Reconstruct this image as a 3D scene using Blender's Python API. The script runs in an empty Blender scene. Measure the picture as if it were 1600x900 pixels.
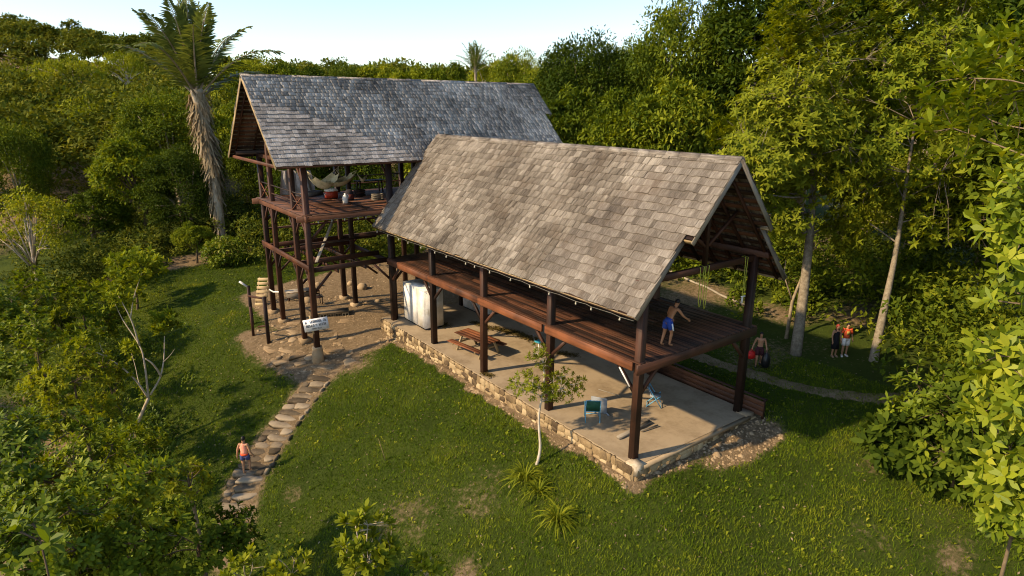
import bpy, math, random
import numpy as np
from mathutils import Vector, Matrix

random.seed(11)
rng = np.random.default_rng(11)
scene = bpy.context.scene
col = scene.collection

# ------------------------------------------------------------------ camera
CAM = np.array([-14.6615, -12.8044, 11.3017])
FPX, PITCH, YAW, ROLL = 996.7, 0.2770, 0.6406, 0.0073
_R = np.array([math.cos(YAW), -math.sin(YAW), 0.0])
_F = np.array([math.sin(YAW) * math.cos(PITCH), math.cos(YAW) * math.cos(PITCH), -math.sin(PITCH)])
_U = np.cross(_R, _F)
CR = math.cos(ROLL) * _R + math.sin(ROLL) * _U
CU = -math.sin(ROLL) * _R + math.cos(ROLL) * _U
cam_data = bpy.data.cameras.new('camera')
cam = bpy.data.objects.new('camera', cam_data)
col.objects.link(cam)
M = Matrix.Identity(4)
for i in range(3):
    M[i][0], M[i][1], M[i][2], M[i][3] = CR[i], CU[i], -_F[i], CAM[i]
cam.matrix_world = M
cam_data.sensor_width = 36.0
cam_data.lens = FPX / 1600 * 36.0
cam_data.clip_start = 0.2
cam_data.clip_end = 3000
scene.camera = cam

# ------------------------------------------------------------------ light
SUN_EL = math.radians(35)
SUN_AZ = math.atan2(-0.965, 0.26)          # clockwise from +Y
sun_dir = Vector((math.sin(SUN_AZ) * math.cos(SUN_EL), math.cos(SUN_AZ) * math.cos(SUN_EL), math.sin(SUN_EL)))
world = bpy.data.worlds.new('World')
scene.world = world
world.use_nodes = True
nt = world.node_tree
bg = nt.nodes['Background']
sky = nt.nodes.new('ShaderNodeTexSky')
sky.sky_type = 'NISHITA'
sky.sun_disc = False
sky.sun_elevation = SUN_EL
sky.sun_rotation = SUN_AZ
sky.air_density = 1.0
sky.dust_density = 0.4
sky.ozone_density = 1.0
bg.inputs['Strength'].default_value = 0.148
nt.links.new(sky.outputs[0], bg.inputs['Color'])
sun_data = bpy.data.lights.new('sun', 'SUN')
sun_data.energy = 4.4
sun_data.angle = math.radians(1.4)
sun_data.color = (1.0, 0.77, 0.48)
sun = bpy.data.objects.new('sun', sun_data)
col.objects.link(sun)
sun.rotation_euler = sun_dir.to_track_quat('Z', 'Y').to_euler()
vs = scene.view_settings
vs.view_transform = 'Standard'
vs.look = 'None'
vs.exposure = 0.72
vs.gamma = 1.0
vs.use_curve_mapping = False
scene.cycles.max_bounces = 5
scene.cycles.diffuse_bounces = 3
scene.cycles.glossy_bounces = 2
scene.cycles.transmission_bounces = 2
scene.cycles.use_denoising = True
scene.cycles.filter_width = 1.05


def ray(px, py):
    return _F + CR * ((px - 800) / FPX) - CU * ((py - 450) / FPX)


def at_z(px, py, z):
    d = ray(px, py)
    return CAM + d * ((z - CAM[2]) / d[2])


def at_d(px, py, depth):
    return CAM + ray(px, py) * depth


def project(P):
    x = np.asarray(P, float) - CAM
    z = x @ _F
    return 800 + FPX * (x @ CR) / z, 450 - FPX * (x @ CU) / z, z


# ------------------------------------------------------------------ object helpers
def world_of(o):
    if o is None:
        return Matrix.Identity(4)
    if o.parent is None:
        return o.matrix_basis.copy()
    return world_of(o.parent) @ o.matrix_parent_inverse @ o.matrix_basis


def put(o, parent=None):
    """link; the object's own transform is given in world space"""
    col.objects.link(o)
    if parent is not None:
        o.parent = parent
        o.matrix_parent_inverse = world_of(parent).inverted()
    return o


def tag(o, label=None, cat=None, group=None, kind=None):
    if label: o['label'] = label
    if cat: o['category'] = cat
    if group: o['group'] = group
    if kind: o['kind'] = kind
    return o


def thing(name, loc, label, cat, group=None):
    o = bpy.data.objects.new(name, None)
    o.empty_display_size = 0.2
    o.location = loc
    col.objects.link(o)
    return tag(o, label, cat, group)


def frame_from(p0, p1, up=(0, 0, 1)):
    p0, p1 = Vector(p0), Vector(p1)
    x = (p1 - p0)
    L = x.length
    x.normalize()
    u = Vector(up)
    if abs(x.dot(u)) > 0.99:
        u = Vector((1, 0, 0))
    y = u.cross(x).normalized()
    z = x.cross(y)
    m = Matrix((x, y, z)).transposed().to_4x4()
    m.translation = p0
    return m, L


def mesh_np(name, V, polys_n, loops, mats, smooth=False, face_attr=None, mat_idx=None):
    me = bpy.data.meshes.new(name)
    V = np.asarray(V, np.float32)
    me.vertices.add(len(V))
    me.vertices.foreach_set('co', V.ravel())
    loops = np.asarray(loops, np.int32).ravel()
    me.loops.add(len(loops))
    me.loops.foreach_set('vertex_index', loops)
    counts = np.asarray(polys_n, np.int32)
    me.polygons.add(len(counts))
    starts = np.concatenate([[0], np.cumsum(counts)[:-1]]).astype(np.int32)
    me.polygons.foreach_set('loop_start', starts)
    if mat_idx is not None:
        me.polygons.foreach_set('material_index', np.asarray(mat_idx, np.int32))
    if smooth:
        me.polygons.foreach_set('use_smooth', np.ones(len(counts), bool))
    if face_attr is not None:
        a = me.attributes.new('tint', 'FLOAT', 'FACE')
        a.data.foreach_set('value', np.asarray(face_attr, np.float32))
    for m in (mats if isinstance(mats, (list, tuple)) else [mats]):
        me.materials.append(m)
    me.update(calc_edges=True)
    return me


CUBE_F = [(0, 3, 2, 1), (4, 5, 6, 7), (0, 1, 5, 4), (1, 2, 6, 5), (2, 3, 7, 6), (3, 0, 4, 7)]


class MB:
    def __init__(s):
        s.v, s.f, s.t, s.mi = [], [], [], []

    def add(s, verts, faces, tint=0.0, mi=0):
        b = len(s.v)
        s.v.extend([tuple(p) for p in verts])
        for f in faces:
            s.f.append(tuple(i + b for i in f))
            s.t.append(tint)
            s.mi.append(mi)

    def box(s, c, size, m=None, tint=0.0, mi=0):
        hx, hy, hz = size[0] / 2, size[1] / 2, size[2] / 2
        vs_ = [Vector((x, y, z)) for z in (-hz, hz) for x, y in ((-hx, -hy), (hx, -hy), (hx, hy), (-hx, hy))]
        if m is not None:
            vs_ = [m @ v for v in vs_]
        s.add([v + Vector(c) for v in vs_], CUBE_F, tint, mi)

    def beam(s, p0, p1, w, h, up=(0, 0, 1), tint=0.0, mi=0):
        m, L = frame_from(p0, p1, up)
        vs_ = [m @ Vector((x, y, z)) for z in (-h / 2, h / 2) for x, y in ((0, -w / 2), (L, -w / 2), (L, w / 2), (0, w / 2))]
        s.add(vs_, CUBE_F, tint, mi)

    def tube(s, pts, rads, n=7, cap=True, tint=0.0, mi=0):
        pts = [Vector(p) for p in pts]
        if not isinstance(rads, (list, tuple)):
            rads = [rads] * len(pts)
        prev = None
        V = []
        for i, p in enumerate(pts):
            d = (pts[min(i + 1, len(pts) - 1)] - pts[max(i - 1, 0)])
            if d.length < 1e-9: d = Vector((0, 0, 1))
            d.normalize()
            if prev is None:
                a = d.orthogonal().normalized()
            else:
                a = (prev - d * prev.dot(d))
                a = a.normalized() if a.length > 1e-6 else d.orthogonal().normalized()
            prev = a
            b = d.cross(a)
            for k in range(n):
                t = 2 * math.pi * k / n
                V.append(p + (a * math.cos(t) + b * math.sin(t)) * rads[i])
        F = []
        for i in range(len(pts) - 1):
            for k in range(n):
                F.append((i * n + k, i * n + (k + 1) % n, (i + 1) * n + (k + 1) % n, (i + 1) * n + k))
        if cap:
            F.append(tuple(reversed(range(n))))
            F.append(tuple(range((len(pts) - 1) * n, len(pts) * n)))
        s.add(V, F, tint, mi)

    def loft(s, rings, cap=True, tint=0.0, mi=0):
        n = len(rings[0])
        V = [p for r in rings for p in r]
        F = []
        for i in range(len(rings) - 1):
            for k in range(n):
                F.append((i * n + k, i * n + (k + 1) % n, (i + 1) * n + (k + 1) % n, (i + 1) * n + k))
        if cap:
            F.append(tuple(reversed(range(n))))
            F.append(tuple(range((len(rings) - 1) * n, len(rings) * n)))
        s.add(V, F, tint, mi)

    def mesh(s, name, mats, smooth=False):
        return mesh_np(name, s.v, [len(f) for f in s.f], [i for f in s.f for i in f], mats, smooth, s.t, s.mi)

    def build(s, name, mats, parent=None, smooth=False, m=None):
        o = bpy.data.objects.new(name, s.mesh(name, mats, smooth))
        if m is not None:
            o.matrix_basis = m
        return put(o, parent)


_beam_cache = {}


def beam(name, p0, p1, w, h, mat, parent, up=(0, 0, 1), bev=0.012):
    """one timber: own object lying along its local x, edges slightly eased"""
    m, L = frame_from(p0, p1, up)
    key = (round(L, 2), round(w, 3), round(h, 3), mat.name)
    me = _beam_cache.get(key)
    if me is None:
        mb = MB()
        b = min(bev, w * 0.2, h * 0.2)
        prof = [(-w/2+b, -h/2), (w/2-b, -h/2), (w/2, -h/2+b), (w/2, h/2-b), (w/2-b, h/2), (-w/2+b, h/2), (-w/2, h/2-b), (-w/2, -h/2+b)]
        mb.loft([[(x, y, z) for y, z in prof] for x in (0, L)])
        me = mb.mesh(name, mat)
        _beam_cache[key] = me
    o = bpy.data.objects.new(name, me)
    o.matrix_basis = m
    return put(o, parent)


def link_mesh(name, me, parent, m):
    o = bpy.data.objects.new(name, me)
    o.matrix_basis = m
    return put(o, parent)


# ------------------------------------------------------------------ materials
def nodes_of(name):
    m = bpy.data.materials.new(name)
    m.use_nodes = True
    t = m.node_tree
    return m, t, t.nodes['Principled BSDF'], t.nodes, t.links


def ramp(N, stops, interp='LINEAR'):
    r = N.new('ShaderNodeValToRGB')
    r.color_ramp.interpolation = interp
    e = r.color_ramp.elements
    while len(e) < len(stops): e.new(0.5)
    for el, (p, c) in zip(e, stops):
        el.position = p
        el.color = (*c, 1) if len(c) == 3 else c
    return r


def coord(N, L, scale, kind='Object'):
    tc = N.new('ShaderNodeTexCoord')
    mp = N.new('ShaderNodeMapping')
    mp.inputs['Scale'].default_value = scale
    if kind == 'World':
        g = N.new('ShaderNodeNewGeometry')
        L.new(g.outputs['Position'], mp.inputs['Vector'])
    else:
        L.new(tc.outputs[kind], mp.inputs['Vector'])
    return mp.outputs['Vector']


def noise(N, L, vec, scale=1.0, detail=4, rough=0.55):
    n = N.new('ShaderNodeTexNoise')
    n.inputs['Scale'].default_value = scale
    n.inputs['Detail'].default_value = detail
    n.inputs['Roughness'].default_value = rough
    L.new(vec, n.inputs['Vector'])
    return n.outputs['Fac']


def math_n(N, L, op, a, b=None):
    n = N.new('ShaderNodeMath')
    n.operation = op
    for i, x in enumerate((a, b)):
        if x is None: continue
        if isinstance(x, (int, float)): n.inputs[i].default_value = x
        else: L.new(x, n.inputs[i])
    return n.outputs[0]


def mix_rgb(N, L, fac, a, b, mode='MIX'):
    n = N.new('ShaderNodeMix')
    n.data_type = 'RGBA'
    n.blend_type = mode
    for sock, x in ((n.inputs[0], fac), (n.inputs[6], a), (n.inputs[7], b)):
        if isinstance(x, (int, float)): sock.default_value = x
        elif isinstance(x, tuple): sock.default_value = (*x, 1)
        else: L.new(x, sock)
    return n.outputs[2]


def piece_random(N, L):
    """per piece: object random plus the face attribute of joined pieces"""
    oi = N.new('ShaderNodeObjectInfo')
    at = N.new('ShaderNodeAttribute')
    at.attribute_name = 'tint'
    return math_n(N, L, 'FRACT', math_n(N, L, 'ADD', oi.outputs['Random'], at.outputs['Fac']))


def bump(N, L, bsdf, h, strength=0.3, dist=0.02):
    b = N.new('ShaderNodeBump')
    b.inputs['Strength'].default_value = strength
    b.inputs['Distance'].default_value = dist
    L.new(h, b.inputs['Height'])
    L.new(b.outputs['Normal'], bsdf.inputs['Normal'])


def mat_wood(name, dark, light, rough=0.6, grain=(0.7, 14, 14), var=0.5, kind='Object', spec=0.3):
    m, t, P, N, L = nodes_of(name)
    v = coord(N, L, grain, kind)
    g = noise(N, L, v, 1.0, 5, 0.65)
    big = noise(N, L, coord(N, L, (0.9, 0.9, 0.9), 'World'), 1.0, 3)
    pr = piece_random(N, L)
    f = math_n(N, L, 'ADD', math_n(N, L, 'MULTIPLY', g, 0.75), math_n(N, L, 'MULTIPLY', math_n(N, L, 'SUBTRACT', pr, 0.5), var))
    f = math_n(N, L, 'ADD', f, math_n(N, L, 'MULTIPLY', math_n(N, L, 'SUBTRACT', big, 0.5), 1.1))
    r = ramp(N, [(0.15, dark), (0.8, light)])
    L.new(f, r.inputs[0])
    L.new(r.outputs[0], P.inputs['Base Color'])
    P.inputs['Roughness'].default_value = rough
    P.inputs['Specular IOR Level'].default_value = spec
    bump(N, L, P, g, 0.35, 0.01)
    return m


def mat_shingle(name, stops, moss=(0.16, 0.13, 0.08), patch=0.5, sx=1.0, sy=1.0):
    m, t, P, N, L = nodes_of(name)
    pr = piece_random(N, L)
    g = noise(N, L, coord(N, L, (16 * sx, 1.6 * sy, 2)), 1.0, 5, 0.7)
    fine = noise(N, L, coord(N, L, (46 * sx, 2.5 * sy, 4)), 1.0, 3, 0.6)
    big = noise(N, L, coord(N, L, (0.35, 0.35, 0.35), 'World'), 1.0, 4, 0.6)
    f = 0.5
    for src, wgt in ((pr, 0.25), (g, 0.95), (fine, 0.8), (big, 0.85)):
        f = math_n(N, L, 'ADD', f, math_n(N, L, 'MULTIPLY', math_n(N, L, 'SUBTRACT', src, 0.5), wgt))
    r = ramp(N, stops)
    L.new(f, r.inputs[0])
    st = ramp(N, [(0.5, (0, 0, 0)), (0.72, (1, 1, 1))])
    L.new(noise(N, L, coord(N, L, (0.8, 0.8, 0.8), 'World'), 1.0, 6, 0.7), st.inputs[0])
    c = mix_rgb(N, L, math_n(N, L, 'MULTIPLY', st.outputs[0], patch), r.outputs[0], moss)
    L.new(c, P.inputs['Base Color'])
    P.inputs['Roughness'].default_value = 0.78
    P.inputs['Specular IOR Level'].default_value = 0.25
    bump(N, L, P, math_n(N, L, 'ADD', g, fine), 0.6, 0.02)
    return m


def mat_mottled(name, stops, scale=2.0, rough=0.85, bumpd=0.02, kind='World', var=0.35, det=8):
    m, t, P, N, L = nodes_of(name)
    v = coord(N, L, (scale,) * 3, kind)
    a = noise(N, L, v, 1.0, det, 0.62)
    b = noise(N, L, v, 7.0, 4, 0.6)
    pr = piece_random(N, L)
    f = math_n(N, L, 'ADD', math_n(N, L, 'MULTIPLY', a, 0.8), math_n(N, L, 'MULTIPLY', b, 0.25))
    f = math_n(N, L, 'ADD', f, math_n(N, L, 'MULTIPLY', math_n(N, L, 'SUBTRACT', pr, 0.5), var))
    r = ramp(N, stops)
    L.new(f, r.inputs[0])
    L.new(r.outputs[0], P.inputs['Base Color'])
    P.inputs['Roughness'].default_value = rough
    P.inputs['Specular IOR Level'].default_value = 0.2
    if bumpd:
        bump(N, L, P, math_n(N, L, 'ADD', a, math_n(N, L, 'MULTIPLY', b, 0.5)), 0.5, bumpd)
    return m


def mat_plain(name, c, rough=0.6, spec=0.3, metal=0.0, dirt=0.25, scale=3.0):
    m, t, P, N, L = nodes_of(name)
    n = noise(N, L, coord(N, L, (scale,) * 3), 1.0, 6, 0.65)
    d = tuple(x * (1 - dirt) * (0.95, 0.9, 0.8)[i] for i, x in enumerate(c))
    r = ramp(N, [(0.35, d), (0.6, c)])
    L.new(n, r.inputs[0])
    L.new(r.outputs[0], P.inputs['Base Color'])
    P.inputs['Roughness'].default_value = rough
    P.inputs['Specular IOR Level'].default_value = spec
    P.inputs['Metallic'].default_value = metal
    return m


def mat_leaf(name, stops, transl=0.35, rough=0.45, spec=0.35, clump=0.35, warm=0.25):
    """leaf: colour differs leaf by leaf, tree by tree; light passes through"""
    m, t, P, N, L = nodes_of(name)
    at = N.new('ShaderNodeAttribute')
    at.attribute_name = 'tint'
    oi = N.new('ShaderNodeObjectInfo')
    big = noise(N, L, coord(N, L, (0.5, 0.5, 0.5), 'World'), 1.0, 3, 0.6)
    f = math_n(N, L, 'ADD', math_n(N, L, 'MULTIPLY', at.outputs['Fac'], 0.7), math_n(N, L, 'MULTIPLY', math_n(N, L, 'SUBTRACT', big, 0.35), clump))
    f = math_n(N, L, 'ADD', f, math_n(N, L, 'MULTIPLY', math_n(N, L, 'SUBTRACT', oi.outputs['Random'], 0.5), warm))
    r = ramp(N, stops)
    L.new(f, r.inputs[0])
    L.new(r.outputs[0], P.inputs['Base Color'])
    P.inputs['Roughness'].default_value = rough
    P.inputs['Specular IOR Level'].default_value = spec
    tr = N.new('ShaderNodeBsdfTranslucent')
    hs = N.new('ShaderNodeHueSaturation')
    hs.inputs['Saturation'].default_value = 1.1
    hs.inputs['Value'].default_value = 1.35
    hs.inputs['Hue'].default_value = 0.485
    L.new(r.outputs[0], hs.inputs['Color'])
    L.new(hs.outputs[0], tr.inputs['Color'])
    mx = N.new('ShaderNodeMixShader')
    mx.inputs[0].default_value = transl * 0.75
    L.new(P.outputs[0], mx.inputs[1])
    L.new(tr.outputs[0], mx.inputs[2])
    L.new(mx.outputs[0], t.nodes['Material Output'].inputs['Surface'])
    return m


MW = mat_wood('stained_timber', (0.016, 0.0075, 0.0045), (0.085, 0.033, 0.017), 0.6)
MWR = mat_wood('red_brown_boards', (0.022, 0.010, 0.006), (0.135, 0.054, 0.026), 0.6, (0.5, 16, 16), 0.7)
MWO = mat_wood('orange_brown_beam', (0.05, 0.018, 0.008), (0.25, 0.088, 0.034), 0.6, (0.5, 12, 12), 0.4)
MWG = mat_wood('weathered_grey_board', (0.11, 0.09, 0.065), (0.36, 0.31, 0.24), 0.8, (0.7, 18, 18), 0.4)
MWL = mat_wood('pale_bare_wood', (0.22, 0.15, 0.07), (0.52, 0.40, 0.22), 0.75, (0.7, 14, 14), 0.4)
SF = ([(0.14, (0.026, 0.020, 0.015)), (0.36, (0.098, 0.081, 0.064)), (0.60, (0.200, 0.174, 0.144)), (0.88, (0.39, 0.35, 0.30))], (0.105, 0.075, 0.05), 0.65)
ST = ([(0.16, (0.035, 0.031, 0.027)), (0.36, (0.175, 0.155, 0.135)), (0.58, (0.36, 0.325, 0.285)), (0.82, (0.72, 0.66, 0.59))], (0.15, 0.13, 0.115), 0.35)
MSHF = mat_shingle('brown_grey_shingle', *SF)
MSHFJ = mat_shingle('brown_grey_shingle_courses', *SF, 2.5, 1.4)
MSHT = mat_shingle('silver_grey_shingle', *ST)
MSHTJ = mat_shingle('silver_grey_shingle_courses', *ST, 2.8, 1.8)
MCON = mat_mottled('sandy_concrete', [(0.3, (0.085, 0.060, 0.033)), (0.5, (0.205, 0.150, 0.090)), (0.75, (0.33, 0.255, 0.165))], 0.8, 0.85, 0.01)
MSTONE = mat_mottled('yellow_fieldstone', [(0.2, (0.075, 0.05, 0.028)), (0.5, (0.23, 0.16, 0.082)), (0.85, (0.42, 0.32, 0.185))], 2.2, 0.85, 0.03, 'World', 0.8)
MMORT = mat_mottled('sand_mortar', [(0.2, (0.16, 0.11, 0.055)), (0.8, (0.40, 0.29, 0.16))], 3.0, 0.95, 0.02)
MSLAB = mat_mottled('grey_brown_step_stone', [(0.2, (0.06, 0.045, 0.028)), (0.5, (0.155, 0.118, 0.075)), (0.85, (0.30, 0.24, 0.165))], 1.6, 0.9, 0.03, 'World', 0.7)
MROCK = mat_mottled('tan_bedrock', [(0.2, (0.15, 0.098, 0.05)), (0.5, (0.28, 0.195, 0.108)), (0.85, (0.44, 0.33, 0.20))], 1.3, 0.9, 0.04, 'World', 0.4)
MDIRT = mat_mottled('trodden_dirt', [(0.2, (0.11, 0.072, 0.036)), (0.5, (0.25, 0.175, 0.10)), (0.85, (0.40, 0.30, 0.19))], 1.2, 0.95, 0.03)
MWHITE = mat_plain('white_painted_panel', (0.78, 0.76, 0.72), 0.5, 0.3, 0, 0.22, 1.5)
MDARK = mat_plain('dark_rubber', (0.02, 0.02, 0.02), 0.7)
MBULB = mat_plain('white_bulb_glass', (0.42, 0.39, 0.30), 0.3)
MWIRE = mat_plain('grey_wire', (0.18, 0.17, 0.15), 0.5)
MROPE = mat_plain('yellow_green_rope', (0.45, 0.47, 0.06), 0.8)
MBLUE = mat_plain('pale_blue_paint', (0.12, 0.36, 0.55), 0.5)
MGREEN = mat_plain('dark_green_webbing', (0.012, 0.09, 0.06), 0.6)
MGREY = mat_plain('grey_plastic', (0.25, 0.27, 0.30), 0.5)
# ------------------------------------------------------------------ ground
ANCH = np.array([
 (-.45,0,-.5),(-.45,4.5,-.52),(-.45,9,-.55),(-.45,13.5,-.62),(-.6,17,-.8),(3,-.8,-.45),(6.4,-.6,-.2),(6.8,5,-.12),(6.8,12,-.12),(3,8,-.45),(2,14,-.45),
 (-4.3,17.5,-1.5),(-4.3,19.7,-.95),(-4.3,23.3,-.8),(-4.3,25,-.75),(0,21,-.7),(3,25,-.6),(-1.2,17.9,-.85),(6,22,-.5),
 (-6.4,22.5,-1.0),(-6,20.8,-1.15),(-5.6,18.6,-1.4),
 (-4.6,16.4,-1.6),(-6.3,15,-2.1),(-8,13.4,-2.65),(-9.7,11.8,-3.2),(-10.4,10.6,-3.65),(-11,9,-4.2),
 (-2.1,2.6,-.85),(-3.2,-.2,-1.25),(-5,0,-1.9),(-5.5,6,-2.0),(-3,9,-1.2),(-2.6,14,-1.05),(-8,5,-3.0),(-8,0,-2.9),(-10,4,-3.7),(-7,10,-2.5),
 (3,-7.2,-1.2),(6,-5.3,-.5),(0,-4,-1.1),(-3,-6,-2),(4,-12,-2.0),(10,-8,-.4),
 (-9,18,-2.5),(-13.4,17.7,-4.2),(-8,25,-1.6),(-12,25,-3.2),(-9,34,-1.6),(-9,40,-1.2),(-4,40,-.8),(0,45,-.5),(-16,30,-4.5),(-20,20,-6.5),(-16,10,-6),(-14,2,-5.5),
 (-25,40,-6),(-30,10,-9),(-20,-10,-7),(-10,-10,-4),
 (10.5,2.2,0),(14.8,.6,0),(9.5,1.3,0),(11,-2.6,0),(15.4,-.7,0),(20,5,.5),(12,15,.3),(20,-8,.5),(10,25,.2),(25,20,2),(8,35,.5),
 (0,80,2),(-40,80,-4),(-60,50,-8),(40,60,5),(60,20,5),(60,-40,3),(0,-60,-12),(-60,-30,-14),(-60,0,-12),
 (-20,150,10),(-60,160,18),(20,170,12),(0,240,24),(70,220,17),(120,190,12),(200,120,12),(200,0,10),(100,100,8),(200,-200,0),(-200,-200,-20),(-200,0,-15),(-200,200,25),(0,-200,-20),(0,500,20),(400,400,15),(-400,400,20),(500,0,8),(-500,0,-10),(0,-500,-20)], float)


def _phi(r2):
    return 0.5 * r2 * np.log(r2 + 1e-9)


def _tps():
    X, z = ANCH[:, :2], ANCH[:, 2]
    n = len(X)
    r2 = ((X[:, None] - X[None]) ** 2).sum(-1)
    K = _phi(r2) + np.eye(n) * 0.15
    P = np.hstack([np.ones((n, 1)), X])
    A = np.zeros((n + 3, n + 3))
    A[:n, :n], A[:n, n:], A[n:, :n] = K, P, P.T
    return np.linalg.solve(A, np.concatenate([z, np.zeros(3)]))


_TW = _tps()


def ground_z(x, y):
    x, y = np.atleast_1d(np.asarray(x, float)), np.atleast_1d(np.asarray(y, float))
    sh = x.shape
    q = np.stack([x.ravel(), y.ravel()], 1)
    out = np.empty(len(q))
    for i in range(0, len(q), 20000):
        s = q[i:i + 20000]
        r2 = ((s[:, None] - ANCH[None, :, :2]) ** 2).sum(-1)
        out[i:i + 20000] = _phi(r2) @ _TW[:-3] + _TW[-3] + s @ _TW[-2:]
    xx, yy = q[:, 0], q[:, 1]
    out += 0.05 * np.sin(xx * 1.1 + 0.6 * yy) * np.sin(yy * 0.9 - 0.4 * xx) + 0.025 * np.sin(xx * 2.9 + 1) * np.sin(yy * 2.6)
    out = out.reshape(sh)
    return out


def gz(x, y):
    return float(ground_z(x, y)[0])


def on_ground(px, py, depth0=25):
    """where the sight line meets the terrain"""
    d = ray(px, py)
    t = np.linspace(8, 120, 2200)
    P = CAM[None] + t[:, None] * d[None]
    below = P[:, 2] < ground_z(P[:, 0], P[:, 1])
    i = int(np.argmax(below)) if below.any() else len(t) - 1
    return P[i]


def grow(a, b, step, far):
    xs = list(np.arange(a, b + 1e-6, step))
    s = step
    while xs[-1] < far:
        s *= 1.22
        xs.append(xs[-1] + s)
    s = step
    while xs[0] > -far:
        s *= 1.22
        xs.insert(0, xs[0] - s)
    return np.array(xs)


gx, gy = grow(-20, 22, 0.34, 900), grow(-13, 46, 0.34, 900)
GX, GY = np.meshgrid(gx, gy)
GZ = ground_z(GX, GY)


def value_noise(x, y, s, seed=0):
    r = np.random.default_rng(seed)
    T = r.random((256, 256))
    u, v = x / s, y / s
    i, j = np.floor(u).astype(int), np.floor(v).astype(int)
    a, b = u - i, v - j
    a, b = a * a * (3 - 2 * a), b * b * (3 - 2 * b)
    g = lambda p, q: T[p % 256, q % 256]
    return (g(i, j) * (1 - a) + g(i + 1, j) * a) * (1 - b) + (g(i, j + 1) * (1 - a) + g(i + 1, j + 1) * a) * b


def seg_dist(x, y, pts):
    best = np.full(np.shape(x), 1e9)
    for (ax, ay), (bx, by) in zip(pts[:-1], pts[1:]):
        dx, dy = bx - ax, by - ay
        t = np.clip(((x - ax) * dx + (y - ay) * dy) / (dx * dx + dy * dy), 0, 1)
        best = np.minimum(best, np.hypot(x - ax - t * dx, y - ay - t * dy))
    return best


STEP_LINE = [(-4.7, 16.3), (-6.3, 14.95), (-8, 13.4), (-9.6, 11.8), (-10.35, 10.6), (-11.1, 9.0)]


def dirt_mask(x, y):
    n = value_noise(x, y, 0.8, 1) * 0.6 + value_noise(x, y, 0.3, 2) * 0.4
    n2 = value_noise(x, y, 2.5, 3)
    dx = np.maximum(np.maximum(-0.45 - x, x - 6.3), 0)
    dy = np.maximum(np.maximum(-0.5 - y, y - 18), 0)
    d = np.hypot(dx, dy)
    m = np.clip(1.25 - d / (0.18 + 0.75 * n ** 1.5) , 0, 1)
    end = np.exp(-(((x - 4.6) / 2.3) ** 2 + ((y + 1.3) / 0.8) ** 2))
    m = np.maximum(m, np.clip(end * 1.7 - 0.4 * n, 0, 1))
    # ground inside and before the tall building
    tdx = np.maximum(np.maximum(-4.4 - x, x - 13), 0)
    tdy = np.maximum(np.maximum(17.2 - y, y - 30), 0)
    m = np.maximum(m, np.clip(1.3 - np.hypot(tdx, tdy) / (0.5 + 0.8 * n), 0, 1))
    m = np.maximum(m, np.clip(1.3 - np.hypot(x + 3.6, y - 17.0) / (1.5 + 1.2 * n), 0, 1))
    m = np.maximum(m, np.clip(1.3 - seg_dist(x, y, [(-6.2, 22.5), (-5.5, 18.5), (-4.7, 16.3)]) / (0.9 + 0.7 * n), 0, 1))
    m = np.maximum(m, np.clip(1.2 - seg_dist(x, y, STEP_LINE) / (0.95 + 0.4 * n), 0, 1))
    # worn patches in the lawn
    for cx, cy, r in ((-6.2, 4.4, 1.7), (-4.2, 3.2, 1.5), (-6.2, 1.0, 1.2), (3.5, -6.3, 1.2), (5.0, -8.0, 1.5), (6.6, -4.6, .9), (-8.3, 9.5, .8)):
        m = np.maximum(m, np.clip(1.1 - np.hypot(x - cx, y - cy) / (r * 1.3), 0, 1) * (0.18 + 0.66 * n))
    # forest floor on the far side and red soil below the trees
    ff = np.clip((x - 7.5) / 3, 0, 1) * np.clip((y + 1.0) / 3, 0, 1)
    m = np.maximum(m, ff * np.clip(0.0 + 0.7 * n2, 0, 1))
    rs = np.exp(-(((x + 6.5) / 6) ** 2 + ((y - 43.5) / 2.5) ** 2))
    m = np.maximum(m, np.clip(rs * 1.5 - .3 * n, 0, 1))
    m = np.maximum(m, np.clip((np.hypot(x, y) - 58) / 20, 0, 1))
    m = np.maximum(m, np.clip((-13.5 - x) / 3, 0, 1) * np.clip((34 - y) / 6, 0, 1))
    return m


def mat_ground():
    m, t, P, N, L = nodes_of('lawn_soil')
    at = N.new('ShaderNodeAttribute')
    at.attribute_name = 'dirt'
    v1 = coord(N, L, (1, 1, 1), 'World')
    a = noise(N, L, v1, 0.35, 6, 0.6)
    b = noise(N, L, v1, 5.0, 6, 0.7)
    c = noise(N, L, v1, 28.0, 4, 0.7)
    g = ramp(N, [(0.25, (0.026, 0.038, 0.006)), (0.5, (0.056, 0.080, 0.011)), (0.75, (0.115, 0.130, 0.021))])
    L.new(math_n(N, L, 'ADD', math_n(N, L, 'MULTIPLY', a, 0.5), math_n(N, L, 'ADD', math_n(N, L, 'MULTIPLY', b, 0.3), math_n(N, L, 'MULTIPLY', c, 0.2))), g.inputs[0])
    d = ramp(N, [(0.25, (0.10, 0.066, 0.033)), (0.5, (0.235, 0.165, 0.093)), (0.75, (0.42, 0.32, 0.20))])
    L.new(math_n(N, L, 'ADD', math_n(N, L, 'MULTIPLY', b, 0.6), math_n(N, L, 'MULTIPLY', c, 0.4)), d.inputs[0])
    f = math_n(N, L, 'ADD', at.outputs['Fac'], math_n(N, L, 'MULTIPLY', math_n(N, L, 'SUBTRACT', b, 0.5), 0.9))
    k = ramp(N, [(0.35, (0, 0, 0)), (0.65, (1, 1, 1))])
    L.new(f, k.inputs[0])
    L.new(mix_rgb(N, L, k.outputs[0], g.outputs[0], d.outputs[0]), P.inputs['Base Color'])
    P.inputs['Roughness'].default_value = 0.95
    P.inputs['Specular IOR Level'].default_value = 0.1
    bump(N, L, P, math_n(N, L, 'ADD', b, c), 1.0, 0.10)
    return m


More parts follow.
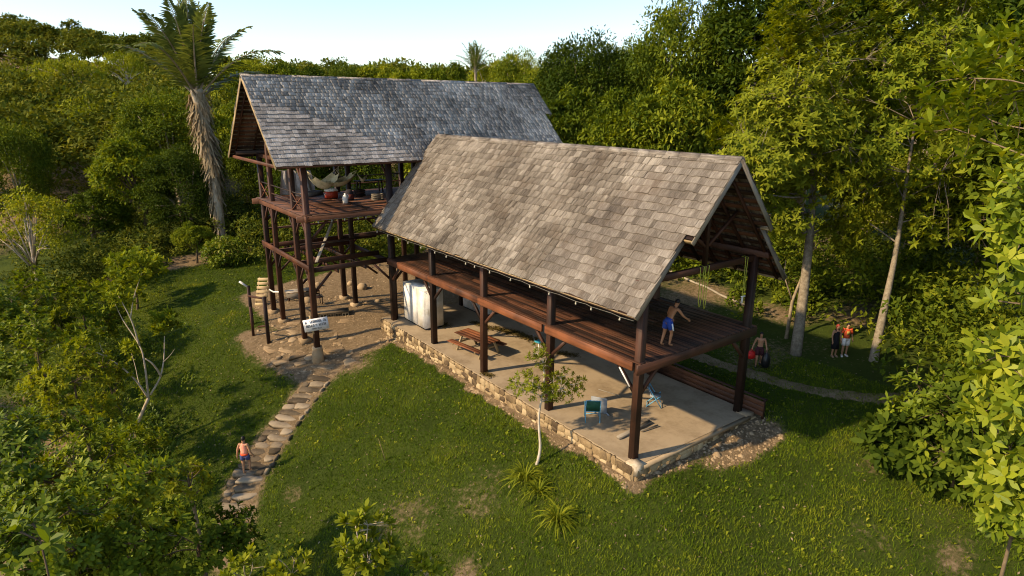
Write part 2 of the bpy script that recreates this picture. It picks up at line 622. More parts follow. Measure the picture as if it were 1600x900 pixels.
nx_, ny_ = len(gx), len(gy)
idx = np.arange(nx_ * ny_).reshape(ny_, nx_)
quads = np.stack([idx[:-1, :-1], idx[:-1, 1:], idx[1:, 1:], idx[1:, :-1]], -1).reshape(-1, 4)
gme = mesh_np('ground', np.stack([GX.ravel(), GY.ravel(), GZ.ravel()], 1), np.full(len(quads), 4), quads, mat_ground(), True)
da = gme.attributes.new('dirt', 'FLOAT', 'POINT')
da.data.foreach_set('value', dirt_mask(GX, GY).ravel().astype(np.float32))
tag(put(bpy.data.objects.new('ground', gme)), kind='structure')

# trodden path beyond the pavilion
PATH_R = [(27.0, -4.5), (19, -4.2), (14.5, -3.4), (11.1, -2.5), (9.5, 1.0), (9.1, 4), (9.6, 9), (11.5, 15), (13, 24)]


def smooth_line(pts, n):
    P = [Vector((*p, 0)) if len(p) == 2 else Vector(p) for p in pts]
    out = []
    P = [P[0] * 2 - P[1]] + P + [P[-1] * 2 - P[-2]]
    for i in range(1, len(P) - 2):
        for k in range(n):
            t = k / n
            a, b, c, d = P[i - 1], P[i], P[i + 1], P[i + 2]
            out.append(0.5 * ((2 * b) + (c - a) * t + (2 * a - 5 * b + 4 * c - d) * t * t + (3 * b - a - 3 * c + d) * t ** 3))
    out.append(P[-2])
    return out


mb = MB()
pl = smooth_line([(14.6, -4.6), (13.2, -3.6), (11.6, -2.9), (10.4, -1.2), (9.5, 1.2), (9.3, 4), (9.6, 8), (11.0, 13), (13, 20)], 14)
rows = []
for i, p in enumerate(pl):
    d = (pl[min(i + 1, len(pl) - 1)] - pl[max(i - 1, 0)]).normalized()
    s = Vector((d.y, -d.x, 0))
    wl, wr = 0.33 + 0.16 * random.random(), 0.33 + 0.16 * random.random()
    row = []
    for k, q in ((-1.35, -0.10), (-1, 0.03), (-0.35, 0.035), (0.35, 0.035), (1, 0.03), (1.35, -0.10)):
        w = wl if k < 0 else wr
        c = p + s * (k * w)
        row.append((c.x, c.y, gz(c.x, c.y) + q))
    rows.append(row)
V = [v for r in rows for v in r]
F = [(i * 6 + k, i * 6 + k + 1, i * 6 + k + 7, i * 6 + k + 6) for i in range(len(rows) - 1) for k in range(5)]
mb.add(V, F)
o = mb.build('dirt_path', MDIRT, None, True)
tag(o, kind='structure')

# ------------------------------------------------------------------ stones
def stone_variant(n, rr):
    """irregular flat-backed stone, unit size in x (along), z (up), y = outward depth"""
    mb = MB()
    pts = []
    for k in range(n):
        t = 2 * math.pi * (k + rr.uniform(-0.25, 0.25)) / n
        c, s = math.cos(t), math.sin(t)
        r = 0.5 / max(abs(c), abs(s)) ** 1.0 * rr.uniform(0.92, 1.04)
        pts.append((max(-.5, min(.5, c * r)), max(-.5, min(.5, s * r))))
    cx, cz = rr.uniform(-.05, .05), rr.uniform(-.05, .05)
    R0 = [(x, 0.6, z) for x, z in pts]
    R1 = [(x, -0.1 + rr.uniform(-.05, .05), z) for x, z in pts]
    R2 = [(cx + (x - cx) * 0.90, -0.30 + rr.uniform(-.14, .14), cz + (z - cz) * 0.90) for x, z in pts]
    mb.loft([R0, R1, R2])
    mb.f = [f[::-1] for f in mb.f]
    return mb


_rr = random.Random(5)
STONE_ME = []
for k in range(12):
    STONE_ME.append(stone_variant(_rr.choice([6, 7, 7, 8]), _rr).mesh('stone', MSTONE))
SLAB_ME = []
for k in range(10):
    SLAB_ME.append(stone_variant(_rr.choice([6, 7, 8]), _rr).mesh('step_stone', MSLAB))
ROCK_ME = []
for k in range(8):
    ROCK_ME.append(stone_variant(_rr.choice([5, 6, 7]), _rr).mesh('flagstone', MROCK))


def place_stone(me_list, name, c, xdir, out, w, h, depth, parent, roll=0.0):
    x = Vector(xdir).normalized()
    y = -Vector(out).normalized()
    z = x.cross(y)
    m = Matrix((x, y, z)).transposed().to_4x4()
    m = Matrix.Translation(c) @ m @ Matrix.Rotation(roll, 4, 'Y') @ Matrix.Diagonal((w, depth, h, 1))
    return link_mesh(name, random.choice(me_list), parent, m)


# ------------------------------------------------------------------ plinth of the pavilion
plinth = thing('stone_plinth', (2.9, 8.8, -0.5), 'low fieldstone plinth with a sandy concrete floor under the pavilion', 'plinth')
mb = MB()
# floor slab with a slightly raised lip
x0, x1, y0, y1 = -0.36, 6.2, -0.42, 18.4
nx2, ny2 = 14, 38
for zz, flip in ((0.0, False),):
    V = []
    for j in range(ny2 + 1):
        for i in range(nx2 + 1):
            x = x0 + (x1 - x0) * i / nx2
            y = y0 + (y1 - y0) * j / ny2
            V.append((x, y, 0.008 * math.sin(x * 2.1 + y) * math.sin(y * 1.3)))
    F = [(j * (nx2 + 1) + i, j * (nx2 + 1) + i + 1, (j + 1) * (nx2 + 1) + i + 1, (j + 1) * (nx2 + 1) + i) for j in range(ny2) for i in range(nx2)]
    mb.add(V, F)
rim = [(x0, y0), (x1, y0), (x1, y1), (x0, y1)]
for (ax, ay), (bx, by) in zip(rim, rim[1:] + rim[:1]):
    mb.add([(ax, ay, 0.004), (bx, by, 0.004), (bx, by, -0.95), (ax, ay, -0.95)], [(0, 3, 2, 1)])
slab = mb.build('floor_slab', MCON, plinth)
mb = MB()
mb.box((x0 - 0.025, (y0 + y1) / 2, -0.55), (0.05, y1 - y0 - .02, 0.98))
mb.box(((x0 + x1) / 2, y0 - 0.025, -0.57), (x1 - x0 - .02, 0.05, 0.9))
mb.build('mortar_bed', MMORT, plinth)
# rubble courses, left face then end face
for face in ('left', 'end'):
    ln = (y1 - y0) if face == 'left' else (x1 - x0)
    pos = 0.05
    while pos < ln - 0.1:
        wcol = random.uniform(0.42, 0.78)
        z = -0.03
        while z > -0.86:
            h = random.uniform(0.14, 0.34)
            ws, q = [], 0
            k = random.choice([1, 2, 2, 2])
            cut = random.uniform(0.38, 0.62)
            for (a, b) in (((0, 1),) if k == 1 else ((0, cut), (cut, 1))):
                w = wcol * (b - a)
                if w > h * 2.6: w = h * 2.6
                u = pos + wcol * (a + b) / 2 + random.uniform(-.03, .03)
                zc = z - h / 2 + random.uniform(-.02, .02)
                if face == 'left':
                    gzz = gz(x0 - 0.1, y0 + u)
                    c = Vector((x0 - 0.055, y0 + u, zc))
                    xd, od = (0, -1, 0), (-1, 0, 0)
                else:
                    gzz = gz(x0 + u, y0 - 0.1)
                    c = Vector((x0 + u, y0 - 0.055, zc - 0.1))
                    xd, od = (1, 0, 0), (0, -1, 0)
                if c.z + h / 2 > gzz + 0.02:
                    place_stone(STONE_ME, 'stone', c, xd, od, w * 1.0, h * 1.0, 0.10 + random.uniform(0, .05), plinth, random.uniform(-.2, .2))
            z -= h
        pos += wcol
mb = MB()
mb.box(((x0 + x1) / 2, y0 - 0.07, -0.075), (x1 - x0 - 0.6, 0.14, 0.13))
mb.build('concrete_lip', MCON, plinth)
mb = MB()
mb.box((-0.17, -0.28, -0.14), (0.46, 0.46, 0.36))
mb.build('corner_block', mat_plain('pale_concrete', (0.55, 0.46, 0.34), 0.85, 0.2, 0, 0.35, 4), plinth)
mb = MB()
mb.box((5.95, -0.25, -0.16), (0.5, 0.46, 0.40))
mb.build('corner_block', MCON, plinth)


# ------------------------------------------------------------------ shingle roofs
def slope_fn(e0, e1, up0, up1):
    """e0,e1: eave ends, up: unit vector up the slope; returns (point fn, normal)"""
    a = (Vector(e1) - Vector(e0))
    n = a.normalized().cross(Vector(up0)).normalized()
    return n


def roof_slope(roof, name, eave0, along, up, nrm, s_len, spans, expo, wmin, wmax, mat, n_single, rr, lists, missing=()):
    """shingle courses from the eave up. spans(s) gives (a0, a1) along the eave at height s"""
    n_c = int(math.ceil(s_len / expo))
    al, upv, n = Vector(along), Vector(up), Vector(nrm)
    e0 = Vector(eave0)
    for c in range(n_c):
        s0 = c * expo
        a0, a1 = spans(s0)
        a = a0 + rr.uniform(-wmax, 0)
        course_j = rr.uniform(-0.015, 0.015)
        while a < a1:
            w = rr.uniform(wmin, wmax)
            b = min(a + w, a1 + rr.uniform(-.02, .03))
            aa = max(a, a0 - rr.uniform(-.02, .03))
            if b - aa > 0.05:
                L = min(2.0 * expo, s_len - s0 + 0.06)
                sj = s0 + course_j + rr.gauss(0, 0.012)
                lift = 0.048 + abs(rr.gauss(0, 0.006))
                p = e0 + al * ((aa + b) / 2) + upv * sj + n * lift
                rot = rr.gauss(0, 0.012)
                ang = math.atan2(-0.046, 2.0 * expo)
                lists.append((p, al, upv, n, b - aa - rr.uniform(0.004, 0.016), L, rot, ang, rr.random(), rr.gauss(0, .012)))
            a += w


def shingle_corners(item, t=0.026):
    p, al, upv, n, w, L, rot, ang, tint, tw = item
    x = (al * math.cos(rot) + upv * math.sin(rot))
    y = (upv * math.cos(rot) - al * math.sin(rot))
    y = (y + n * math.tan(ang)).normalized()
    x = (x + n * tw).normalized()
    z = x.cross(y)
    return p, x, y, z, w, L, t


SH_VAR = {}


def shingle_mesh(mat, k):
    """unit shingle (x -.5...5, y 0..1, z 0..1): slightly ragged butt, thinner head"""
    key = (mat.name, k)
    if key not in SH_VAR:
        r = random.Random(k * 7 + 3)
        mb = MB()
        n = 4
        bot, top = [], []
        V = []
        for i in range(n + 1):
            x = -0.5 + i / n
            j = r.uniform(-0.03, 0.03)
            b = r.uniform(-0.25, 0.35)
            V += [(x, j, 0), (x, j, 1 + b), (x, 1, 0.55), (x, 1, 0)]
        F = []
        for i in range(n):
            a, b = i * 4, i * 4 + 4
            F += [(a, b, b + 1, a + 1), (a + 1, b + 1, b + 2, a + 2), (a, a + 3, b + 3, b)]
        F += [(0, 1, 2, 3), (n * 4 + 3, n * 4 + 2, n * 4 + 1, n * 4)]
        mb.add(V, F)
        SH_VAR[key] = mb.mesh('shingle', mat)
    return SH_VAR[key]


def emit_shingles(roof, items, hidden, mat, n_single, matj):
    cam_v = Vector(CAM)
    items = sorted(items, key=lambda it: (it[0] + it[2] * 0.2 - cam_v).length)
    single, rest = items[:n_single], items[n_single:]
    for i, it in enumerate(single):
        p, x, y, z, w, L, t = shingle_corners(it)
        m = Matrix((x * w, y * L, z * t)).transposed().to_4x4()
        m.translation = p
        link_mesh('shingle', shingle_mesh(mat, i % 10), roof, m)
    mb = MB()
    for i, it in enumerate(rest + hidden):
        p, x, y, z, w, L, t = shingle_corners(it)
        me = [(-.5, 0, 0), (-.17, random.uniform(-.025, .025), 0), (.17, random.uniform(-.025, .025), 0), (.5, 0, 0)]
        V = []
        for (u, j, _) in me:
            b = random.uniform(-.25, .35)
            for yy, zz in ((j, 0), (j, 1 + b), (1, 0.55), (1, 0)):
                V.append(p + x * (u * w) + y * (yy * L) + z * (zz * t))
        F = []
        for k in range(3):
            a, b = k * 4, k * 4 + 4
            F += [(a, b, b + 1, a + 1), (a + 1, b + 1, b + 2, a + 2), (a, a + 3, b + 3, b)]
        F += [(0, 1, 2, 3), (15, 14, 13, 12)]
        mb.add(V, F, it[8])
    # object coordinates with x along the course and y up the slope keep the grain right
    it = rest[0]
    fm = Matrix((it[1], it[2], it[3])).transposed().to_4x4()
    fm.translation = it[0]
    fi = fm.inverted()
    mb.v = [tuple(fi @ Vector(v)) for v in mb.v]
    o = mb.build('shingle_courses', matj, roof, m=fm)
    tag(o, kind='stuff')


# ------------------------------------------------------------------ pavilion
WD = 5.83
PY = [0.0, 4.42, 8.89, 13.26, 17.67]
RX, RZ, EX, EZ, FX = 2.915, 9.81, -1.057, 5.319, 6.887
pav = thing('pavilion', (2.9, 8.8, 0.0), 'open two level timber pavilion with a sunlit brown shingle roof', 'pavilion')
for side, x in ((0, 0.0), (1, WD)):
    for y in PY:
        beam('post', (x, y, 0.0), (x + random.uniform(-.02, .02), y, 6.2), 0.25, 0.25, MW, pav, (0, 1, 0))
ZD = 3.5
for i in range(4):
    a, b = PY[i], PY[i + 1]
    off = (0.0, 0.10, 0.0, 0.02)[i]
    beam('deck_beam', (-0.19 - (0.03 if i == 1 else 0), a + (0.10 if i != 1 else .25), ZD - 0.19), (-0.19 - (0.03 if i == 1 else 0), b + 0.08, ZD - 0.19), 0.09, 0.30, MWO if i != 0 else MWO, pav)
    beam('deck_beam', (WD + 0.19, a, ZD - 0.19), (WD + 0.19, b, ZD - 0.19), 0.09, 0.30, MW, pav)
beam('deck_beam', (-0.3, -0.19, ZD - 0.20), (WD + 0.3, -0.19, ZD - 0.20), 0.10, 0.34, MW, pav)
for y in PY[1:]:
    beam('cross_beam', (0.13, y, ZD - 0.25), (WD - 0.13, y, ZD - 0.25), 0.12, 0.24, MW, pav)
deck = None
mb = MB()
mb.box((WD / 2, -0.10, ZD - 0.05), (WD - .3, 0.08, 0.04))
deck = mb.build('deck', MWR, pav)
w = 0.148
k = 0
x = -0.22
while x < WD + 0.22:
    cuts = sorted([-0.22, 17.75] + [random.uniform(2, 5.5), random.uniform(6.5, 10), random.uniform(11, 15)])
    for a, b in zip(cuts[:-1], cuts[1:]):
        beam('plank', (x + w / 2, a + 0.004, ZD - 0.017 + random.uniform(-.004, .004)), (x + w / 2, b - 0.004, ZD - 0.017 + random.uniform(-.004, .004)), w - 0.010, 0.03, MWR, deck, (0, 0, 1), 0.003)
    x += w
y = 0.7
while y < 17.4:
    beam('joist', (0.0, y, ZD - 0.12), (WD, y, ZD - 0.12), 0.06, 0.17, MW, deck)
    y += 1.1
for y in PY:
    for sgn in (-1, 1):
        if y == 0 and sgn < 0: continue
        if y == PY[-1] and sgn > 0: continue
        for x in (0.0, WD):
            beam('brace', (x, y + sgn * 0.08, 2.28), (x, y + sgn * 0.98, ZD - 0.32), 0.10, 0.12, MW, pav)
for x, sg in ((0.0, 1), (WD, -1)):
    beam('brace', (x + sg * .08, -.02, 2.28), (x + sg * 0.95, -.02, ZD - 0.34), 0.10, 0.12, MW, pav)
# a pale offcut nailed along the first brace
o = beam('nailed_batten', (-0.055, 0.30, 2.50), (-0.055, 0.80, 3.02), 0.02, 0.06, MWHITE, pav)
# plates, ties, trusses
for x in (0.0, WD):
    beam('wall_plate', (x, -0.55, 6.3), (x, 17.75, 6.3), 0.18, 0.22, MW, pav)
for y in PY:
    beam('tie_beam', (-0.35, y, 6.12), (WD + 0.35, y, 6.12), 0.14, 0.22, MW, pav)
    beam('truss_strut', (WD * 0.5, y, 6.2), (WD * 0.5, y, 9.5), 0.14, 0.14, MW, pav, (0, 1, 0))
    for sg in (-1, 1):
        beam('truss_strut', (RX + sg * 0.1, y, 6.9), (RX + sg * 1.55, y, 7.9), 0.10, 0.10, MW, pav)
# roof
SL = math.hypot(RX - EX, RZ - EZ)
upL = Vector((RX - EX, 0, RZ - EZ)) / SL
upR = Vector((EX - RX, 0, RZ - EZ)) / SL
nL = Vector((-(RZ - EZ), 0, RX - EX)) / SL
nR = Vector(((RZ - EZ), 0, RX - EX)) / SL
EYN, RYN, YF = -0.665, -1.03, 17.45
S_STEP = SL * 0.475
mb = MB()
mb.beam((RX, RYN + .03, RZ - 0.16), (RX, YF, RZ - 0.16), 0.07, 0.2)
roof = mb.build('roof', MW, pav)
for y in np.arange(-0.4, 17.4, 0.88):
    for s, e, u, n in ((0, (EX, 0, EZ), upL, nL), (1, (FX, 0, EZ), upR, nR)):
        e = Vector((e[0], y, e[2]))
        beam('rafter', e + u * 0.02 - n * 0.095, e + u * (SL - 0.03) - n * 0.095, 0.07, 0.12, MW, roof, n)
nb = 17
for i in range(nb):
    s = 0.05 + i * (SL - 0.1) / (nb - 1)
    ya = RYN if s > S_STEP else EYN
    for e, u, n in ((Vector((EX, 0, EZ)), upL, nL), (Vector((FX, 0, EZ)), upR, nR)):
        p = e + u * s - n * 0.018
        beam('batten', (p.x, ya + 0.05, p.z), (p.x, YF - .05, p.z), 0.17, 0.03, MWR, roof, n, 0.003)
for e, u, n in ((Vector((EX, 0, EZ)), upL, nL), (Vector((FX, 0, EZ)), upR, nR)):
    a, b = e + u * -0.02, e + u * S_STEP
    for yy, q0, q1 in ((EYN + 0.0, -0.02, S_STEP + .05), (RYN, S_STEP - 0.06, SL + 0.02)):
        p0, p1 = e + u * q0 - n * 0.055, e + u * q1 - n * 0.055
        beam('barge_board', (p0.x, yy, p0.z), (p1.x, yy, p1.z), 0.035, 0.17, MWG, roof, n, 0.004)
    p = e + u * S_STEP - n * 0.06
    beam('end_trim', (p.x, RYN + .02, p.z), (p.x, EYN - .02, p.z), 0.05, 0.15, MWL, roof, n, 0.004)
    p = e + u * 0.0 - n * 0.05
    beam('fascia', (p.x, EYN + .03, p.z), (p.x, YF, p.z), 0.03, 0.12, MWL, roof, n, 0.004)
rr = random.Random(21)
itemsL, itemsR = [], []
# grain of joined shingles: local frame is world, fine at this size
roof_slope(roof, 'L', (EX, 0, EZ), (0, 1, 0), upL, nL, SL, lambda s: ((RYN if s > S_STEP - 0.05 else EYN) - 0.02, YF + 0.05), 0.302, 0.13, 0.44, MSHF, 300, rr, itemsL)
roof_slope(roof, 'R', (FX, 0, EZ), (0, -1, 0), upR, nR, SL, lambda s: (-YF, -(RYN if s > S_STEP - 0.05 else EYN) + 0.02), 0.302, 0.13, 0.44, MSHF, 300, rr, itemsR)
# the along axis must give al x up = n
itemsL = [(p, -al, up, n, w_, L_, rot, ang, t_, tw) for (p, al, up, n, w_, L_, rot, ang, t_, tw) in itemsL]
itemsR = [(p, -al, up, n, w_, L_, rot, ang, t_, tw) for (p, al, up, n, w_, L_, rot, ang, t_, tw) in itemsR]
# a few shingles have slipped out
gone = [at_z(905, 292, 8.0), at_z(1090, 311, 8.4), at_z(1057, 305, 8.4)]
emit_shingles(roof, itemsL, itemsR, MSHF, 300, MSHFJ)
# ridge shingles
mb = MB()
y = RYN - 0.02
while y < YF:
    L = min(random.uniform(0.5, 1.1), YF - y)
    if L < .05: break
    for u, n, sg in ((upL, nL, 1), (upR, nR, -1)):
        p0 = Vector((RX, y, RZ)) + n * (0.070 + random.uniform(0, .006)) - u * 0.17
        mb.add([p0, p0 + u * 0.20, p0 + u * 0.20 + Vector((0, L - .012, random.uniform(-.01, .01))), p0 + Vector((0, L - .012, random.uniform(-.01, .01)))] +
               [q - n * 0.02 for q in (p0, p0 + u * 0.20, p0 + u * 0.20 + Vector((0, L - .012, 0)), p0 + Vector((0, L - .012, 0)))],
               [(0, 1, 2, 3), (7, 6, 5, 4), (0, 4, 5, 1), (1, 5, 6, 2), (2, 6, 7, 3), (3, 7, 4, 0)], random.random())
    y += L
mb.build('ridge_cap', MSHF, roof)

# ------------------------------------------------------------------ tall building
TX = -4.31
TY = [17.84, 19.69, 23.27, 25.02]
TYR, TZR, TYE, TZE, TYB = 21.37, 12.69, 17.14, 8.56, 25.60
TX0, TX1, TX1L = -5.764, 12.40, 11.85
ZU = 6.2
tower = thing('tower_house', (3.0, 21.4, -0.7), 'tall open timber house on posts with a silver grey shingle roof', 'house')
XP = [TX, 0.15, 4.5, 8.4, 11.2]
for i, x in enumerate(XP):
    for j, y in enumerate(TY):
        if i > 0 and j in (1,): continue
        zb = gz(x, y) - 0.1
        if x > -1 and y < 18: zb = -0.3
        top = 8.9 if j in (0, 3) else 11.0
        if i == 0 and j == 0: zb = -0.68
        beam('post', (x, y, zb), (x + random.uniform(-.02, .02), y, top - (0.2 if j in (0, 3) else 0)), 0.26 if j in (0, 3) else 0.24, 0.26 if j in (0, 3) else 0.24, MW, tower, (0, 1, 0))
# frame at the pavilion's deck level, open
for y in (TY[0], TY[1], TY[3]):
    beam('frame_beam', (TX - 0.2, y + 0.17, ZD - 0.16), (0.3, y + 0.17, ZD - 0.16), 0.10, 0.26, MW, tower)
beam('frame_beam', (0.3, TY[3] + .17, ZD - 0.16), (11.2, TY[3] + .17, ZD - 0.16), 0.10, 0.26, MW, tower)
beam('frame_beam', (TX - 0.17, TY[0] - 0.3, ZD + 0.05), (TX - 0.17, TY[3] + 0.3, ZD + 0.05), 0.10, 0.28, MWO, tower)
beam('frame_beam', (0.30, TY[0] + .2, ZD - 0.40), (0.30, TY[3] + 0.3, ZD - 0.40), 0.10, 0.24, MW, tower)
# upper floor
for y in (TY[0] - 0.17, TY[3] + 0.17):
    beam('floor_beam', (TX - 0.55, y, ZU - 0.20), (11.4, y, ZU - 0.20), 0.10, 0.30, MWR, tower)
beam('floor_beam', (TX - 0.17, TY[0] - 0.5, ZU - 0.19), (TX - 0.17, TY[3] + 0.5, ZU - 0.19), 0.10, 0.30, MWR, tower)
for x in XP[1:]:
    beam('floor_beam', (x + 0.18, TY[0] - 0.3, ZU - 0.20), (x + 0.18, TY[3] + 0.3, ZU - 0.20), 0.10, 0.26, MW, tower)
mb = MB()
mb.box((3.4, TY[0] - 0.24, ZU - 0.06), (15.0, 0.03, 0.07))
ufl = mb.build('upper_floor', MWR, tower)
y = TY[0] - 0.22
while y < TY[3] + 0.25:
    cuts = [TX - 0.3, random.uniform(-1.5, 1.5), random.uniform(4, 7), 11.5]
    for a, b in zip(cuts[:-1], cuts[1:]):
        beam('floor_board', (a + .004, y + 0.09, ZU - 0.018), (b - .004, y + 0.09, ZU - 0.018), 0.17, 0.03, MWR, ufl, (0, 0, 1), 0.003)
    y += 0.18
# knee braces
for (x, y) in [(TX, TY[0]), (0.15, TY[0]), (TX, TY[3]), (0.15, TY[3])]:
    for z1 in (ZD - 0.3, ZU - 0.34):
        for sg in (-1, 1):
            if x == TX and sg < 0: continue
            beam('brace', (x + sg * 0.1, y, z1 - 1.0), (x + sg * 1.05, y, z1), 0.10, 0.12, MW, tower)
for y, sg in ((TY[0], 1), (TY[1], 1), (TY[1], -1), (TY[2], 1), (TY[2], -1), (TY[3], -1)):
    for z1 in (ZD - 0.12, ZU - 0.34):
        beam('brace', (TX, y + sg * 0.1, z1 - 0.9), (TX, y + sg * 0.85, z1), 0.09, 0.11, MW, tower)
# long diagonal in the frame
beam('brace', (0.2, TY[3], 1.3), (-1.9, TY[3], ZD - .3), 0.10, 0.12, MW, tower)
beam('leaning_plank', (-3.6, 19.0, ZD - 0.02), (-1.0, 22.0, ZU - 0.35), 0.16, 0.05, MWG, tower)
for x in (-2.85, -1.35):
    beam('frame_joist', (x, TY[0] + .1, ZD - 0.38), (x, TY[3] + .2, ZD - 0.38), 0.07, 0.18, MW, tower)
for y in (TY[1] + .17, TY[2] + .17, TY[3] + .17):
    beam('brace', (TX + .1, y, ZD - 1.35), (TX + 1.3, y, ZD - .3), 0.09, 0.11, MW, tower)
    beam('brace', (0.15, y, ZD - 1.35), (-1.1, y, ZD - .3), 0.09, 0.11, MW, tower)
    beam('brace', (0.15, y, ZU - 1.3), (-.9, y, ZU - .35), 0.09, 0.11, MW, tower)
beam('frame_beam', (TX, TY[2] + .17, ZD - 0.16), (0.3, TY[2] + .17, ZD - 0.16), 0.10, 0.24, MW, tower)
beam('frame_rail', (TX, TY[3] + .17, ZD + 0.85), (8.4, TY[3] + .17, ZD + 0.85), 0.08, 0.12, MW, tower)
beam('frame_rail', (TX, TY[1] + .17, ZD + 0.8), (0.2, TY[1] + .17, ZD + 0.8), 0.07, 0.10, MW, tower)
for x in XP[:3]:
    beam('brace', (x, TY[0] + .1, ZU + 1.4), (x, TY[0] + 1.0, ZU + 2.35), 0.09, 0.11, MW, tower)
# plates and ties under the roof
for y in (TY[0], TY[3]):
    beam('wall_plate', (TX0 + 0.25, y, 8.75), (11.9, y, 8.75), 0.16, 0.2, MW, tower)
for x in XP:
    beam('tie_beam', (x, TYE + 0.35, 8.58), (x, TYB - 0.35, 8.58), 0.14, 0.2, MW, tower)
    beam('truss_strut', (x, TYR, 8.6), (x, TYR, 12.3), 0.14, 0.14, MW, tower, (0, 1, 0))
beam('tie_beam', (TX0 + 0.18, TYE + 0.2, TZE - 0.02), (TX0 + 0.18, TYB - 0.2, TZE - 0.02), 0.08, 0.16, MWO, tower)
# railing poles of the upper floor
for z in (ZU + 0.45, ZU + 0.9):
    beam('rail', (TX - 0.02, TY[0] + .1, z), (TX - 0.02, TY[3], z), 0.06, 0.06, MW, tower)
    beam('rail', (0.2, TY[3], z), (11, TY[3], z), 0.06, 0.06, MW, tower)
beam('rail', (1.2, TY[0] + .3, ZU + 0.9), (11, TY[0] + .3, ZU + 0.9), 0.06, 0.06, MW, tower)
for a, b in ((TY[0], TY[1]), (TY[2], TY[3])):
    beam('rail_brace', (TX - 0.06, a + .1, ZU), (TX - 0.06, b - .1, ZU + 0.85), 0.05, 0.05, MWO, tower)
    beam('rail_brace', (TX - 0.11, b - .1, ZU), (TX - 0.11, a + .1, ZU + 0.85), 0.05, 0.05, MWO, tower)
# roof
TSL = math.hypot(TYR - TYE, TZR - TZE)
upF = Vector((0, TYR - TYE, TZR - TZE)) / TSL
upB = Vector((0, TYE - TYR, TZR - TZE)) / TSL
nF = Vector((0, -(TZR - TZE), TYR - TYE)) / TSL
nB = Vector((0, (TZR - TZE), TYR - TYE)) / TSL
T_STEP = TSL * 0.555
mb = MB()
mb.beam((TX0 + .03, TYR, TZR - 0.16), (TX1 - .03, TYR, TZR - 0.16), 0.07, 0.2)
troof = mb.build('roof', MW, tower)
for x in np.arange(TX0 + 0.3, TX1L, 0.95):
    for e, u, n in ((TYE, upF, nF), (TYB, upB, nB)):
        ev = Vector((x, e, TZE))
        beam('rafter', ev + u * 0.02 - n * 0.095, ev + u * (TSL - 0.03) - n * 0.095, 0.07, 0.12, MW, troof, n)
for i in range(20):
    s = 0.05 + i * (TSL - 0.1) / 19
    xb = TX1 if s > T_STEP else TX1L
    for e, u, n in ((TYE, upF, nF), (TYB, upB, nB)):
        p = Vector((0, e, TZE)) + u * s - n * 0.018
        beam('batten', (TX0 + .05, p.y, p.z), (xb - 0.05, p.y, p.z), 0.17, 0.03, MWR, troof, n, 0.003)
for e, u, n in ((TYE, upF, nF), (TYB, upB, nB)):
    ev = Vector((0, e, TZE))
    p0, p1 = ev + u * -0.05 - n * 0.055, ev + u * (TSL + 0.02) - n * 0.055
    beam('barge_board', (TX0, p0.y, p0.z), (TX0, p1.y, p1.z), 0.035, 0.18, MWL, troof, n, 0.004)
    for xx, q0, q1 in ((TX1L, -0.02, T_STEP + .05), (TX1, T_STEP - .05, TSL + .02)):
        p0, p1 = ev + u * q0 - n * 0.055, ev + u * q1 - n * 0.055
        beam('barge_board', (xx, p0.y, p0.z), (xx, p1.y, p1.z), 0.035, 0.18, MWG, troof, n, 0.004)
    p = ev - n * 0.05
    beam('fascia', (TX0 + .03, p.y, p.z), (TX1L, p.y, p.z), 0.03, 0.12, MW, troof, n, 0.004)
itemsF, itemsB = [], []
roof_slope(troof, 'F', (0, TYE, TZE), (1, 0, 0), upF, nF, TSL, lambda s: (TX0 - 0.02, (TX1 if s > T_STEP - .05 else TX1L) + 0.02), 0.25, 0.11, 0.38, MSHT, 300, rr, itemsF)
roof_slope(troof, 'B', (0, TYB, TZE), (-1, 0, 0), upB, nB, TSL, lambda s: (-(TX1 if s > T_STEP - .05 else TX1L) - .02, -TX0 + 0.02), 0.25, 0.11, 0.38, MSHT, 300, rr, itemsB)
emit_shingles(troof, itemsF, itemsB, MSHT, 300, MSHTJ)
mb = MB()
x = TX0 - 0.02
while x < TX1:
    L = min(random.uniform(2.0, 3.2), TX1 + .02 - x)
    if L < .1: break
    for u, n in ((upF, nF), (upB, nB)):
        p0 = Vector((x, TYR, TZR)) + n * (0.066 + random.uniform(0, .005)) - u * 0.13
        q = [p0, p0 + Vector((L - .012, 0, random.uniform(-.01, .01))), p0 + u * 0.16 + Vector((L - .012, 0, random.uniform(-.01, .01))), p0 + u * 0.16]
        fl = [(0, 1, 2, 3), (7, 6, 5, 4), (0, 4, 5, 1), (1, 5, 6, 2), (2, 6, 7, 3), (3, 7, 4, 0)]
        mb.add(q + [v - n * 0.02 for v in q], fl, random.random() * 0.3 + .6)
    x += L
mb.build('ridge_cap', MSHT, troof)
# ------------------------------------------------------------------ foliage
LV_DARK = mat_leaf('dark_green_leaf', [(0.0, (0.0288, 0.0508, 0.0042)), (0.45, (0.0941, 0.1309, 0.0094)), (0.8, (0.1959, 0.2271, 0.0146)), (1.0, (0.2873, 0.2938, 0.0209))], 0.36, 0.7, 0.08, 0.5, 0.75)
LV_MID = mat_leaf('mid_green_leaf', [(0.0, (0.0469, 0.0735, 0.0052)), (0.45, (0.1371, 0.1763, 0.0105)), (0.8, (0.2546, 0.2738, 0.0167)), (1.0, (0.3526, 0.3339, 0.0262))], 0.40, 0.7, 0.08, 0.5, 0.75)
LV_YEL = mat_leaf('yellow_green_leaf', [(0.0, (0.0784, 0.1042, 0.0063)), (0.45, (0.1959, 0.2244, 0.0135)), (0.8, (0.3199, 0.3205, 0.0209)), (1.0, (0.4178, 0.3873, 0.0366))], 0.44, 0.65, 0.1, 0.4, 0.3)
